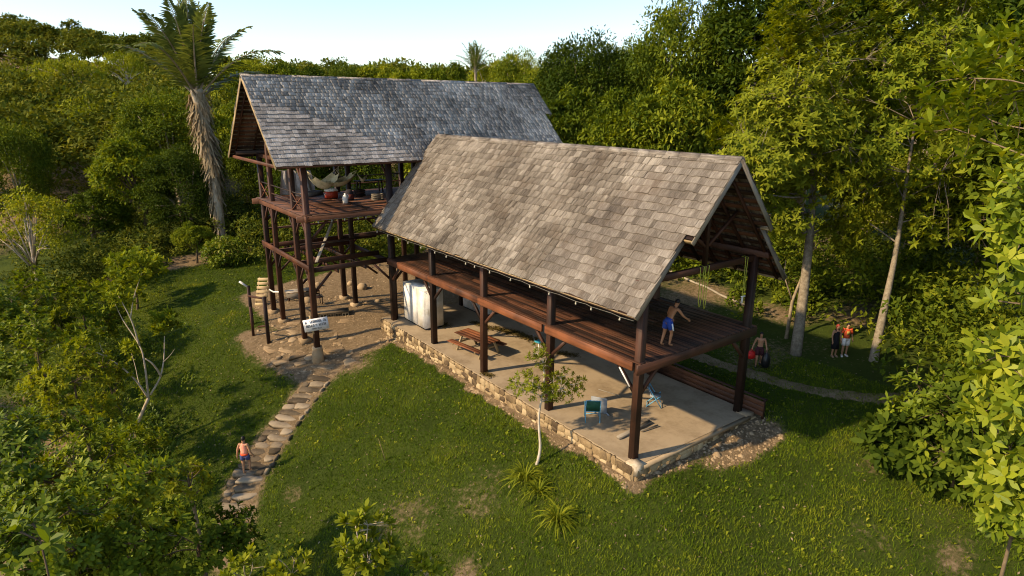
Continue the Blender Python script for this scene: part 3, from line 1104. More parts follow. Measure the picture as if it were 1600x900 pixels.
LV_SHRUB = mat_leaf('glossy_shrub_leaf', [(0.0, (0.0445, 0.0761, 0.0052)), (0.45, (0.1410, 0.1937, 0.0114)), (0.8, (0.2612, 0.2938, 0.0178)), (1.0, (0.3656, 0.3673, 0.0314))], 0.40, 0.5, 0.2, 0.4, 0.35)
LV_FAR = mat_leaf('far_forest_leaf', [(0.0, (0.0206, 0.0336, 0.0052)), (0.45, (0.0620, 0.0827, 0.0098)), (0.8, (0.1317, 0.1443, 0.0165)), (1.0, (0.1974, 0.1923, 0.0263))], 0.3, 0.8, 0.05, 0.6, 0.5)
LV_PALM = mat_leaf('palm_leaflet', [(0.0, (0.0563, 0.0819, 0.0165)), (0.5, (0.1351, 0.1638, 0.0308)), (1.0, (0.2589, 0.2772, 0.0660))], 0.35, 0.5, 0.25)
LV_DRY = mat_leaf('dry_palm_leaf', [(0.0, (0.12, 0.085, 0.045)), (0.5, (0.27, 0.205, 0.12)), (1.0, (0.42, 0.34, 0.21))], 0.2, 0.8, 0.2)
LV_GRASS = mat_leaf('grass_blade', [(0.0, (0.0316, 0.0601, 0.0040)), (0.35, (0.0780, 0.1251, 0.0080)), (0.7, (0.1827, 0.2126, 0.0129)), (1.0, (0.3654, 0.3377, 0.0499))], 0.34, 0.75, 0.05, 0.8, 0.0)
BARK_PALE = mat_mottled('pale_grey_bark', [(0.2, (0.15, 0.11, 0.07)), (0.5, (0.33, 0.26, 0.17)), (0.85, (0.52, 0.44, 0.32))], 5.0, 0.9, 0.03)
BARK_WHITE = mat_mottled('whitish_bark', [(0.2, (0.26, 0.21, 0.15)), (0.5, (0.47, 0.40, 0.30)), (0.85, (0.62, 0.55, 0.44))], 5.0, 0.9, 0.02)
BARK_GREY = mat_mottled('lichen_grey_bark', [(0.2, (0.05, 0.04, 0.028)), (0.5, (0.15, 0.12, 0.082)), (0.85, (0.34, 0.29, 0.21))], 6.0, 0.95, 0.05)
BARK_DARK = mat_mottled('brown_bark', [(0.2, (0.05, 0.034, 0.02)), (0.5, (0.12, 0.085, 0.05)), (0.85, (0.21, 0.16, 0.10))], 5.0, 0.95, 0.03)
BARK_PALM = mat_mottled('fibrous_palm_bark', [(0.2, (0.11, 0.08, 0.05)), (0.5, (0.27, 0.21, 0.14)), (0.85, (0.45, 0.37, 0.26))], 4.0, 0.95, 0.05)


def unit(a):
    return a / np.maximum(np.linalg.norm(a, axis=-1, keepdims=True), 1e-9)


def rand_dirs(n, r):
    return unit(r.normal(size=(n, 3)))


def leaf_arrays(pos, axis, nrm, L, W, fold=0.12, droop=0.12):
    """pointed leaf of four corners, creased at the midrib line across, tip hanging"""
    axis = unit(axis)
    side = unit(np.cross(nrm, axis))
    nn = np.cross(axis, side)
    L, W = np.asarray(L)[:, None], np.asarray(W)[:, None]
    mid = pos + axis * L * 0.48
    v1 = mid + side * W * 0.5 + nn * L * fold * 0.4
    v3 = mid - side * W * 0.5 + nn * L * fold * 0.4
    v2 = pos + axis * L - nn * L * droop
    return np.stack([pos, v1, v2, v3], 1)


def paddle_arrays(pos, axis, nrm, L, W, fold=0.12, droop=0.12):
    """longer leaf of six corners, widest beyond the middle, drooping"""
    axis = unit(axis)
    side = unit(np.cross(nrm, axis))
    nn = np.cross(axis, side)
    L, W = np.asarray(L)[:, None], np.asarray(W)[:, None]
    a = pos + axis * L * 0.32 + nn * L * 0.04
    b = pos + axis * L * 0.70 - nn * L * droop * 0.35
    tip = pos + axis * L - nn * L * droop
    up = nn * L * fold * 0.3
    return np.stack([pos, a + side * W * .34 + up, b + side * W * .5 + up, tip, b - side * W * .5 + up, a - side * W * .34 + up], 1)


def leaf_mesh(name, quads4, tint, mat):
    n, k = quads4.shape[0], quads4.shape[1]
    return mesh_np(name, quads4.reshape(-1, 3), np.full(n, k), np.arange(n * k), mat, False, tint)


def clump_leaves(centers, radii, per, leafL, leafW, r, flat=0.75, droop=0.2, up_bias=0.55, tint_c=None):
    """leaves over the skin of many clumps"""
    C = np.repeat(centers, per, 0)
    Rr = np.repeat(radii, per)[:, None]
    n = len(C)
    d = rand_dirs(n, r)
    d[:, 2] += up_bias
    d = unit(d)
    pos = C + d * Rr * np.array([1, 1, flat]) * r.uniform(0.55, 1.05, (n, 1))
    ax = d * 0.7 + rand_dirs(n, r) * 0.7 + np.array([0, 0, -droop])
    nm = d * 0.5 + np.array([0, 0, 0.7]) + rand_dirs(n, r) * 0.45
    L = leafL * r.uniform(0.65, 1.3, n)
    W = leafW * r.uniform(0.7, 1.2, n)
    q = leaf_arrays(pos, ax, nm, L, W)
    t = r.uniform(0.1, 1.0, n) * 0.7
    if tint_c is None:
        tint_c = r.uniform(-0.25, 0.45, len(centers))
    t = np.clip(t + np.repeat(tint_c, per), 0, 1)
    return q, t


def rosettes(tips, axes, n_leaf, L, W, r, spread=0.9, jitter=0.25, droop=0.15, paddle=False):
    """whorl of leaves at each twig tip"""
    m = len(tips)
    a = unit(np.asarray(axes))
    ref = np.where(np.abs(a[:, 2:3]) > 0.9, np.array([[1., 0, 0]]), np.array([[0, 0, 1.]]))
    u = unit(np.cross(ref, a))
    v = np.cross(a, u)
    k = np.arange(n_leaf)
    ph = (k * 2.399963)[None] + r.uniform(0, 6.28, (m, 1))
    lift = spread * np.linspace(1.1, 0.45, n_leaf)[None] + r.normal(0, jitter * 0.5, (m, n_leaf))
    rad = (np.cos(ph)[..., None] * u[:, None] + np.sin(ph)[..., None] * v[:, None])
    ax = rad * np.sin(lift)[..., None] + a[:, None] * np.cos(lift)[..., None]
    ax = ax + r.normal(0, jitter * 0.4, ax.shape)
    back = np.linspace(0.0, 0.35, n_leaf)[::-1]
    pos = tips[:, None] - a[:, None] * (back[None, :, None] * L * 0.6)
    nm = a[:, None] * 1.0 - rad * 0.4 + np.array([0, 0, 0.25])
    ax, pos, nm = ax.reshape(-1, 3), pos.reshape(-1, 3), np.broadcast_to(nm, (m, n_leaf, 3)).reshape(-1, 3)
    n = len(pos)
    sc = np.repeat(r.uniform(0.75, 1.2, m), n_leaf)
    q = (paddle_arrays if paddle else leaf_arrays)(pos, ax, nm, L * sc * r.uniform(0.75, 1.15, n), W * sc * r.uniform(0.8, 1.15, n), 0.15, droop)
    t = np.clip(r.uniform(0.0, 0.6, n) + np.repeat(r.uniform(0, 0.45, m), n_leaf), 0, 1)
    return q, t


def crown_points(n, r, R, shell=0.6, low=-0.45):
    out = []
    while len(out) < n:
        d = rand_dirs(1, r)[0]
        if d[2] < low: continue
        k = shell + (1 - shell) * r.random() ** 0.6
        out.append(d * k * np.array(R))
    return np.array(out)


PROTO = {}


def proto_tree(key, seed, R, n_clump, per, leafL, leafW, leaf_mat, bark, trunk_h, trunk_r, flat=0.7, shell=0.55, low=-0.5, cr=(0.17, 0.33), limbs=9, visible=False):
    """crown and trunk meshes of one kind; crown centre at height trunk_h + R[2]*.6"""
    r = np.random.default_rng(seed)
    zc = trunk_h + R[2] * 0.55
    C = crown_points(n_clump, r, R, shell, low)
    C[:, 2] += zc
    rad = r.uniform(cr[0], cr[1], n_clump) * min(R)
    q, t = clump_leaves(C, rad, per, leafL, leafW, r, flat)
    cm = leaf_mesh('crown_' + key, q, t, leaf_mat)
    mb = MB()
    rr_ = random.Random(seed)
    lean = (rr_.uniform(-.4, .4), rr_.uniform(-.4, .4))
    tp = [(0, 0, -0.4), (lean[0] * .3, lean[1] * .3, trunk_h * .5), (lean[0], lean[1], trunk_h), (lean[0] * 1.2, lean[1] * 1.2, zc)]
    mb.tube(tp, [trunk_r * 1.25, trunk_r, trunk_r * .8, trunk_r * .35], 8)
    for k in range(limbs):
        c = C[r.integers(0, n_clump)]
        z0 = trunk_h * rr_.uniform(.75, 1.05)
        p0 = Vector((lean[0] * z0 / trunk_h, lean[1] * z0 / trunk_h, z0))
        pe = Vector(c)
        pm = p0.lerp(pe, .5) + Vector((rr_.uniform(-.3, .3), rr_.uniform(-.3, .3), rr_.uniform(.1, .6)))
        mb.tube([p0, pm, pe], [trunk_r * .45, trunk_r * .28, trunk_r * .1], 6)
    tm = mb.mesh('trunk_' + key, bark, True)
    PROTO[key] = (cm, tm, zc + R[2], max(R[0], R[1]))
    return PROTO[key]


def plant_proto(key, name, base, height, width, label, cat, group=None, rot=None):
    cm, tm, h0, r0 = PROTO[key]
    sz, sx = height / h0, width / (2 * r0)
    o = thing(name, base, label, cat, group)
    a = random.uniform(0, 6.28) if rot is None else rot
    m = Matrix.Translation(base) @ Matrix.Rotation(a, 4, 'Z') @ Matrix.Diagonal((sx, sx, sz, 1))
    link_mesh('crown', cm, o, m)
    link_mesh('trunk', tm, o, m)
    return o


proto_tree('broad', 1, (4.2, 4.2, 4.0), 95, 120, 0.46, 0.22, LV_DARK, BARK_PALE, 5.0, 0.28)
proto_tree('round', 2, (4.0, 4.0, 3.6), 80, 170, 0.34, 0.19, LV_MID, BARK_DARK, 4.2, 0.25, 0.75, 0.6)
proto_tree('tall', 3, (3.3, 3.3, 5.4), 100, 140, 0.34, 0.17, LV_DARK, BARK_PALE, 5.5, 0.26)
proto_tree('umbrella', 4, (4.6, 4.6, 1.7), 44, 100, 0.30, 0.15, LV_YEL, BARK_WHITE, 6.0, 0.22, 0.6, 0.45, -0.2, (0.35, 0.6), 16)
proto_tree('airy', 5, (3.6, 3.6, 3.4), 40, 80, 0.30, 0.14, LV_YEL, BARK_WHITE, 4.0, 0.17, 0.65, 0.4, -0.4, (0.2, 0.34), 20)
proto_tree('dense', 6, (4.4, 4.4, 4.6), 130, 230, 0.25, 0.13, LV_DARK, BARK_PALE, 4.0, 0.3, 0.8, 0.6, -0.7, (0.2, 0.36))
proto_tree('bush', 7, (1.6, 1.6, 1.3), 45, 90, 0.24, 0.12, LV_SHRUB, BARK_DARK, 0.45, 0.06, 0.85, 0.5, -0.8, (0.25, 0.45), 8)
proto_tree('bush2', 8, (1.8, 1.6, 1.1), 50, 90, 0.28, 0.13, LV_MID, BARK_DARK, 0.4, 0.06, 0.85, 0.5, -0.8, (0.25, 0.45), 8)


def tree_px(key, name, pxc, ytop, depth, wpx, label, cat='tree', group=None):
    """a tree whose crown top stands in the direction (pxc, ytop) at this distance, rooted in the terrain"""
    top = at_d(pxc, ytop, depth)
    b = (top[0], top[1], gz(top[0], top[1]) - 0.1)
    return plant_proto(key, name, b, top[2] - b[2], wpx * depth / FPX, label, cat, group)


# --- the wood behind and around; individual trees that can be told apart
G_L = 'forest trees on the slope beyond the grass'
G_B = 'trees along the skyline behind the tall house'
G_R = 'forest trees right of the pavilion'
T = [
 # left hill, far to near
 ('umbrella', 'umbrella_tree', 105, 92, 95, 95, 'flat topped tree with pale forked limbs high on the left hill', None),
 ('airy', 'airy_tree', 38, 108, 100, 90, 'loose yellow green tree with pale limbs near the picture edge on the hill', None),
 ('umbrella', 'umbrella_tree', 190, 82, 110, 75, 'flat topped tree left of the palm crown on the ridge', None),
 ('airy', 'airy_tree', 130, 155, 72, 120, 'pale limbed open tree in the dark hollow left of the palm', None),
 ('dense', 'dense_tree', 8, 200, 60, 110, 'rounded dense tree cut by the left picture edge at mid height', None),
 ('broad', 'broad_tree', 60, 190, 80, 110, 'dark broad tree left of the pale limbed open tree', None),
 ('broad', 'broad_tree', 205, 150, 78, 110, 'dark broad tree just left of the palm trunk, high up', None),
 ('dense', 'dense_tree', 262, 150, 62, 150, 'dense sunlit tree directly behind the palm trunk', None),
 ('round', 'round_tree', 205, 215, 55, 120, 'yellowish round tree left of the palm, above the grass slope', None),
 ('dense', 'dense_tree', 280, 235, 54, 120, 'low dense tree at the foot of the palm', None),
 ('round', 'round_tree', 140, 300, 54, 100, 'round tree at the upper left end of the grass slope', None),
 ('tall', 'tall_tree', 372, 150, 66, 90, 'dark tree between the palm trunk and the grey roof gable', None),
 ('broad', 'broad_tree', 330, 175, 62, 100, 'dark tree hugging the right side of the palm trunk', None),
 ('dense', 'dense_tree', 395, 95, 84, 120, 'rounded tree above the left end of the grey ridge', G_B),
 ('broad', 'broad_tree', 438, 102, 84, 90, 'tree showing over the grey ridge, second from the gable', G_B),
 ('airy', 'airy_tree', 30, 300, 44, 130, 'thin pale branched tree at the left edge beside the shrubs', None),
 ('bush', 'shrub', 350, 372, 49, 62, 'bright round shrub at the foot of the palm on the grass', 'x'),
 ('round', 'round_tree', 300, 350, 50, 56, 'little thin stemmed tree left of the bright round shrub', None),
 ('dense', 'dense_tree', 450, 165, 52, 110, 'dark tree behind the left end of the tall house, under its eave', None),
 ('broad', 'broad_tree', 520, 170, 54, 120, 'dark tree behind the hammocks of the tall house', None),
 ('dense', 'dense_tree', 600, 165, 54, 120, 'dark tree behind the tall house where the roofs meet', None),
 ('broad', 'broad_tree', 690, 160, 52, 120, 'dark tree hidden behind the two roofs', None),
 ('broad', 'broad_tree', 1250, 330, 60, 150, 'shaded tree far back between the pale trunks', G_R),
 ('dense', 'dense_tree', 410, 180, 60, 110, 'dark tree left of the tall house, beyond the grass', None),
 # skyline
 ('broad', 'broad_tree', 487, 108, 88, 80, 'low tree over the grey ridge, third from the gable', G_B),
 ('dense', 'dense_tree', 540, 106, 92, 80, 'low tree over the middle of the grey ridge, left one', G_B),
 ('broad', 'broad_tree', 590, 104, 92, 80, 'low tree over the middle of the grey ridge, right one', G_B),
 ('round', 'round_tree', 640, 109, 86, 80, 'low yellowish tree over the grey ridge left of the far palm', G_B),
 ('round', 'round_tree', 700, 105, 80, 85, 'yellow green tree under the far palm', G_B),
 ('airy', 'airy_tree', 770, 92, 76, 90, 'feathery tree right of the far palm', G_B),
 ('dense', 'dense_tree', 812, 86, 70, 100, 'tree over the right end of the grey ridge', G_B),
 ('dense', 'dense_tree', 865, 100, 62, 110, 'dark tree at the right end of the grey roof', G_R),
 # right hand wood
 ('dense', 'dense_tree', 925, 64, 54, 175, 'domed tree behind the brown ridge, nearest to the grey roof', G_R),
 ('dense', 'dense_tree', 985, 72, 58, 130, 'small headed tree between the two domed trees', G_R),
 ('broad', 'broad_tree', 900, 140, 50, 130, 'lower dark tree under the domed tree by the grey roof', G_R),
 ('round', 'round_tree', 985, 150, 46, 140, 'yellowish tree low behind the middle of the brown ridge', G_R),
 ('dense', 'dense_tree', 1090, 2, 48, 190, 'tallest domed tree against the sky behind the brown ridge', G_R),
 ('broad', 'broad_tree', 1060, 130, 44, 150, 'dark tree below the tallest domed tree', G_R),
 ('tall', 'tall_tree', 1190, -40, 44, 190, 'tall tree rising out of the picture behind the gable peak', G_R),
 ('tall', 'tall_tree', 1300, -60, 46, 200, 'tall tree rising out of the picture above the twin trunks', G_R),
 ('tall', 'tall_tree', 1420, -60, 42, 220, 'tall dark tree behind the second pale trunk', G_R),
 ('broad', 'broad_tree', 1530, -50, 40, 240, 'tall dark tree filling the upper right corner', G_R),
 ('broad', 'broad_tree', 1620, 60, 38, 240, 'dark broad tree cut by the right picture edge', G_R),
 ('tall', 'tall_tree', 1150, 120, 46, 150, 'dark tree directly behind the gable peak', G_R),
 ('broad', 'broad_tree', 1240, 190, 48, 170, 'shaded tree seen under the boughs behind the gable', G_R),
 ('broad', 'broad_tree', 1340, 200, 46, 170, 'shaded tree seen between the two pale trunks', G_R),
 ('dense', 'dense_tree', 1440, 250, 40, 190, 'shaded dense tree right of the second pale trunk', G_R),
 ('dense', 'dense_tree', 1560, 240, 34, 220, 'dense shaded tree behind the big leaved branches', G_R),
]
for key, name, pxc, yt, dep, wpx, lab, grp in T:
    tree_px(key, name, pxc, yt, dep, wpx, lab, 'shrub' if name == 'shrub' else 'tree', None if grp == 'x' else grp)

# undergrowth below the trees: low leafy masses nobody could count
def undergrowth(name, regions, label, seed, leaf_mat, L=0.3, W=0.15):
    r = np.random.default_rng(seed)
    Q, Tn = [], []
    for (x, y, rx, ry, h, n) in regions:
        cx = x + r.normal(0, rx * 0.5, n)
        cy = y + r.normal(0, ry * 0.5, n)
        cz = ground_z(cx, cy) + r.uniform(0.1, 1.0, n) * h
        q, t = clump_leaves(np.stack([cx, cy, cz], 1), r.uniform(.35, .8, n) * (0.5 + h * .25), 46, L, W, r)
        Q.append(q); Tn.append(t)
    o = put(bpy.data.objects.new(name, leaf_mesh(name, np.concatenate(Q), np.concatenate(Tn), leaf_mat)))
    return tag(o, label, 'undergrowth', None, 'stuff')


def px_region(px, py, depth, rx, ry, h, n):
    p = at_d(px, py, depth)
    return (p[0], p[1], rx, ry, h, n)


undergrowth('undergrowth', [
    px_region(880, 300, 46, 5, 5, 4.0, 60), px_region(1000, 300, 44, 6, 5, 3.5, 60), px_region(1110, 330, 42, 6, 5, 2.6, 50),
    px_region(1480, 480, 31, 4, 4, 3.2, 60), px_region(1560, 500, 27, 4, 4, 3.5, 70), px_region(1620, 560, 22, 3, 3, 3.0, 60),
    px_region(1440, 500, 36, 5, 4, 2.5, 60), px_region(1330, 450, 40, 6, 4, 2.2, 60), px_region(1200, 430, 42, 5, 4, 1.8, 50), px_region(1130, 420, 42, 5, 3, 1.4, 50), px_region(1250, 455, 37, 4, 2, .9, 40), px_region(1060, 410, 45, 5, 3, 2.0, 50), px_region(1400, 470, 36, 4, 3, 2.0, 50), px_region(1280, 470, 42, 8, 3, 1.6, 50), px_region(1180, 450, 46, 6, 3, 1.6, 40)],
    'tangled dark undergrowth along the edge of the right hand wood', 31, LV_DARK)
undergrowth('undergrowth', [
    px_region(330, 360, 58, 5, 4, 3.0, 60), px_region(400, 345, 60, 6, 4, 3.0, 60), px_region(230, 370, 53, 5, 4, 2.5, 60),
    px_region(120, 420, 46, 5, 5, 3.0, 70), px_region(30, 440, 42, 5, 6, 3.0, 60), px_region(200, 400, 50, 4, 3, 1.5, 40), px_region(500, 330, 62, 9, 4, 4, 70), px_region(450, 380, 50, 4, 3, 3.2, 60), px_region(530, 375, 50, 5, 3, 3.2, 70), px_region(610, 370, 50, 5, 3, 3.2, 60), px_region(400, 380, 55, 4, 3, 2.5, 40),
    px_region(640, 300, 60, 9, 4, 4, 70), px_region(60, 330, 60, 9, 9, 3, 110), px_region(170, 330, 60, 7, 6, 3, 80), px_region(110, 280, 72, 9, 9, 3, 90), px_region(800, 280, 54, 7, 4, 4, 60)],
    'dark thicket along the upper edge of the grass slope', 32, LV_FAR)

undergrowth('undergrowth', [
    px_region(40, 780, 18, 3, 3, 1.6, 120), px_region(150, 820, 17, 3, 2.5, 1.2, 120), px_region(260, 870, 17, 2.2, 1.5, .9, 90), px_region(60, 640, 26, 3.5, 4, 1.8, 120),
    px_region(150, 640, 27, 3, 3, 1.2, 80), px_region(20, 540, 33, 4, 4, 2.2, 100), px_region(120, 520, 36, 4, 3, 1.6, 80), px_region(60, 860, 14, 2.5, 2, 1.5, 100), px_region(180, 720, 23, 2.2, 2, .8, 60)],
    'leafy ground cover filling the slope below the left hand shrubs', 33, LV_SHRUB, .2, .09)

# far hillside wood: reads as one mass
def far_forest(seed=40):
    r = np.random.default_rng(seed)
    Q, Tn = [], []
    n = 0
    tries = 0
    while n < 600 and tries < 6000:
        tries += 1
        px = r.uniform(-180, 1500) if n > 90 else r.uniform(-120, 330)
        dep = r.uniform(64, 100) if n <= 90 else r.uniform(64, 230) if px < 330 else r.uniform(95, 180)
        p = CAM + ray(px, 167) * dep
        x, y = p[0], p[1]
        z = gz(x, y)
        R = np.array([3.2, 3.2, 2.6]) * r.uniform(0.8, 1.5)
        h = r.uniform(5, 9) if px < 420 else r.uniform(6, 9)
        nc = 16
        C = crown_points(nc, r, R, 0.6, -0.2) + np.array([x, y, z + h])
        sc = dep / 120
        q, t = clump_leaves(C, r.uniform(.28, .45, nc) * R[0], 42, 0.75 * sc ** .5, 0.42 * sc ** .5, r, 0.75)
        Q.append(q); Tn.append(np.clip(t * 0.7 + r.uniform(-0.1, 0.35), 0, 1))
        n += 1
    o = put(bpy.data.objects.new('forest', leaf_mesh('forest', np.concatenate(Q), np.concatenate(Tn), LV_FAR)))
    tag(o, 'distant forest covering the hills behind the trees', 'forest', None, 'stuff')


far_forest()


# --- branching trees built one by one
def branch_tree(name, base, label, cat, trunk_pts, trunk_r, tips, tip_axes_out, leaf_mat, bark, n_leaf, L, W, seed, limb_n=8, twig_r=0.012, spread=0.95, group=None, limb_bend=0.4, crown_c=None, droop=0.15, twigs=0.6, paddle=False):
    r = np.random.default_rng(seed)
    rr_ = random.Random(seed)
    root = thing(name, base, label, cat, group)
    mb = MB()
    tp = smooth_line(trunk_pts, 5)
    n = len(tp)
    rad = [trunk_r[0] + (trunk_r[1] - trunk_r[0]) * i / (n - 1) for i in range(n)]
    mb.tube(tp, rad, 10)
    tips = np.asarray(tips, float)
    # limbs: cluster tips, each cluster hangs on one limb leaving the trunk's upper part
    k = min(limb_n, len(tips))
    cen = tips[r.choice(len(tips), k, replace=False)]
    for it in range(5):
        a = np.argmin(((tips[:, None] - cen[None]) ** 2).sum(-1), 1)
        for j in range(k):
            if (a == j).any(): cen[j] = tips[a == j].mean(0)
    for j in range(k):
        sel = tips[a == j]
        if not len(sel): continue
        ce = Vector(cen[j])
        # start on the trunk below the cluster
        cand = [(abs((p - ce).length - 0) + max(0, p.z - ce.z + 0.3) * 2, i) for i, p in enumerate(tp) if i > n * 0.25]
        i0 = min(cand)[1]
        p0 = tp[i0]
        sag = Vector((rr_.uniform(-1, 1), rr_.uniform(-1, 1), rr_.uniform(-.2, .8))) * limb_bend * 0.25 * (ce - p0).length
        lim = smooth_line([p0, p0.lerp(ce, .5) + sag, ce], 4)
        r0 = rad[i0] * 0.42
        m = len(lim)
        lr = [r0 + (twig_r * 1.8 - r0) * i / (m - 1) for i in range(m)]
        mb.tube(lim, lr, 6)
        for q in sel:
            if rr_.random() > twigs: continue
            q = Vector(q)
            d = [((w - q).length, i) for i, w in enumerate(lim) if i >= 2]
            i1 = min(d)[1]
            s = lim[i1]
            md = s.lerp(q, .5) + Vector((rr_.uniform(-1, 1), rr_.uniform(-1, 1), rr_.uniform(-.6, .6))) * 0.12 * (q - s).length
            mb.tube([s, md, q], [max(twig_r * 1.4, lr[i1] * .45), twig_r * 1.2, twig_r * .7], 4, False)
    c = np.asarray(crown_c if crown_c is not None else tips.mean(0))
    ax = unit(tips - c) * tip_axes_out + np.array([0, 0, 0.6]) + r.normal(0, .25, tips.shape)
    q, t = rosettes(tips, ax, n_leaf, L, W, r, spread, 0.25, droop, paddle)
    put(bpy.data.objects.new('crown', leaf_mesh('crown', q, t, leaf_mat)), root)
    mb.build('trunk', bark, root, True)
    return root


def ellipsoid_tips(c, R, n, seed, shell=0.35, low=-1.0, clumps=0, cr=0.3):
    r = np.random.default_rng(seed)
    if clumps:
        C = crown_points(clumps, r, R, shell, low)
        k = r.integers(0, clumps, n)
        P = C[k] + rand_dirs(n, r) * (r.random((n, 1)) ** .5) * cr * np.array(R).mean()
    else:
        P = crown_points(n, r, R, shell, low)
    return P + np.asarray(c)


# two tall pale trunked trees beyond the path
b = on_ground(1243, 556)
c = at_d(1255, 185, 31)
branch_tree('broadleaf_tree', b, 'big leaved tree with a thick pale trunk behind the carrier in red', 'tree',
            [b - np.array([0, 0, .3]), at_d(1262, 400, 31), at_d(1272, 250, 31.3), at_d(1262, 130, 31)], (0.27, 0.06),
            np.concatenate([ellipsoid_tips(c, (4.6, 4.6, 6.9), 3200, 51, 0.3, -0.95, 80, 0.22), ellipsoid_tips(at_d(1175, 250, 29), (2.4, 2.4, 3.4), 700, 52, .2, -1, 16, .34)]), 1.0, LV_YEL, BARK_GREY, 8, 0.30, 0.115, 53, 26, 0.011, 1.25, None, .9, None, .35, .12)
b = on_ground(1364, 566)
c = at_d(1420, 170, 30)
branch_tree('broadleaf_tree', b, 'big leaved tree on the slimmer leaning pale trunk right of the couple', 'tree',
            [b - np.array([0, 0, .3]), at_d(1382, 480, 29.8), at_d(1402, 380, 30), at_d(1430, 190, 30)], (0.22, 0.05),
            ellipsoid_tips(c, (4.4, 4.4, 6.8), 3200, 54, 0.3, -0.95, 80, 0.22), 1.0, LV_MID, BARK_GREY, 8, 0.30, 0.115, 55, 24, 0.011, 1.25, None, .9, None, .35, .12)
b = on_ground(1228, 530)
mbx = thing('dead_stem', b, 'thin bare leaning stem beside the thick pale trunk', 'tree')
mb = MB()
mb.tube([b - np.array([0, 0, .2]), at_d(1238, 470, 32.5), at_d(1258, 420, 32.5), at_d(1266, 360, 32)], [0.10, 0.08, 0.06, 0.03], 7)
mb.tube([at_d(1238, 470, 32.5), at_d(1225, 430, 32.5), at_d(1228, 405, 32.5)], [0.05, 0.03, 0.015], 6)
mb.build('stem', BARK_PALE, mbx, True)

# large leaved tree cut by the right edge, close to the camera
b = np.array(at_d(1730, 600, 12.0)); b[2] = gz(b[0], b[1])
tips = np.concatenate([ellipsoid_tips(at_d(1610, 330, 12.0), (0.8, 0.9, 2.2), 150, 61, .1), ellipsoid_tips(at_d(1580, 600, 11.2), (0.6, 0.8, 1.2), 95, 62, .1),
                       ellipsoid_tips(at_d(1585, 760, 11.0), (0.45, 0.6, 0.7), 40, 63, .1), ellipsoid_tips(at_d(1530, 150, 14), (1.1, 1.2, 1.6), 150, 64, .1)])
branch_tree('large_leaved_tree', b, 'large leaved branches reaching in from the right edge, nearest the camera', 'tree',
            [b, at_d(1720, 700, 12), at_d(1690, 450, 12.2), at_d(1650, 150, 12.6)], (0.16, 0.03), tips, 0.8, LV_SHRUB, BARK_DARK, 8, 0.30, 0.10, 65, 22, 0.008, 1.1, None, .6, None, .25, .35, True)
# shrubs at the right border of the lawn
specs = [(1440, 640, 22.0, 1.25, 1.7, 95, 'glossy shrub hanging over the end of the dirt path', LV_SHRUB, .36, .13),
         (1415, 690, 21.0, 1.2, 0.9, 60, 'low broad leaved plant at the right border of the lawn', LV_DARK, .60, .22),
         (1500, 700, 20.0, 1.6, 1.6, 110, 'dark shrub behind the low broad leaved plant', LV_DARK, .44, .17),
         (1560, 640, 19.0, 1.7, 2.2, 130, 'tall dark shrub at the right picture edge', LV_DARK, .42, .16),
         (1590, 800, 15.5, 0.9, 1.0, 50, 'shrub in the lower right corner by the lawn', LV_SHRUB, .40, .14)]
for i, (px, py, dep, R, RZ_, n, lab, lm, LL, WW) in enumerate(specs):
    c = at_d(px, py, dep)
    b = np.array([c[0], c[1], gz(c[0], c[1])])
    zc = max(c[2], b[2] + RZ_ * 0.8)
    c = np.array([c[0], c[1], zc])
    tips = ellipsoid_tips(c, (R, R, RZ_), int(n * 1.7), 70 + i, .35, -0.9)
    branch_tree('shrub', b, lab, 'shrub', [b - np.array([0, 0, .2]), b + np.array([0.05, 0, .3]), c - np.array([0, 0, RZ_ * .3]), c], (0.07, 0.02), tips, 1.0, lm, BARK_DARK, 8, LL * .78, WW * .78, 80 + i, 9, 0.009, 1.15, None, .4, None, .25, .5, True)

# --- left side
# bare limbed tree beside the steps
b = np.array(on_ground(188, 727))
D0 = float((b - CAM) @ _F)
root = thing('bare_limbed_tree', b, 'leaning tree with bare whitish limbs left of the stone steps', 'tree')
mb = MB()
trk = smooth_line([b - np.array([0, 0, .3]), at_d(205, 685, D0), at_d(232, 622, D0 - .2)], 6)
mb.tube(trk, [0.11 - 0.045 * i / (len(trk) - 1) for i in range(len(trk))], 10)
def limb(pts, r0, r1, n=5):
    L_ = smooth_line(pts, 5)
    mb.tube(L_, [.85 * r0 + (.8 * r1 - .85 * r0) * i / (len(L_) - 1) for i in range(len(L_))], n + 2)
fk = at_d(232, 622, D0 - .2)
limb([fk, at_d(226, 570, D0 - .3), at_d(218, 540, D0 - .2), at_d(192, 500, D0), at_d(180, 475, D0)], .06, .014)
limb([at_d(218, 540, D0 - .2), at_d(205, 500, D0 - .6), at_d(185, 462, D0 - .8)], .05, .015)
limb([at_d(204, 497, D0 - .6), at_d(209, 465, D0 - .6), at_d(222, 425, D0 - .4)], .035, .01)
limb([fk, at_d(208, 590, D0 - .6), at_d(170, 560, D0 - 1), at_d(125, 540, D0 - 1.4)], .06, .012)
limb([at_d(170, 560, D0 - 1), at_d(160, 548, D0 - 1), at_d(155, 535, D0 - 1)], .02, .008)
limb([fk, at_d(218, 600, D0), at_d(212, 575, D0 + .4), at_d(205, 550, D0 + .8)], .03, .01)
limb([at_d(235, 617, D0 - .2), at_d(250, 590, D0), at_d(256, 560, D0 + .2), at_d(257, 525, D0 + .3)], .055, .025)
limb([at_d(252, 588, D0), at_d(240, 570, D0 - .4), at_d(227, 560, D0 - .6)], .06, .03)
limb([at_d(256, 565, D0), at_d(266, 555, D0), at_d(273, 545, D0)], .02, .008)
mb.build('trunk', BARK_PALE, root, True)
r = np.random.default_rng(90)
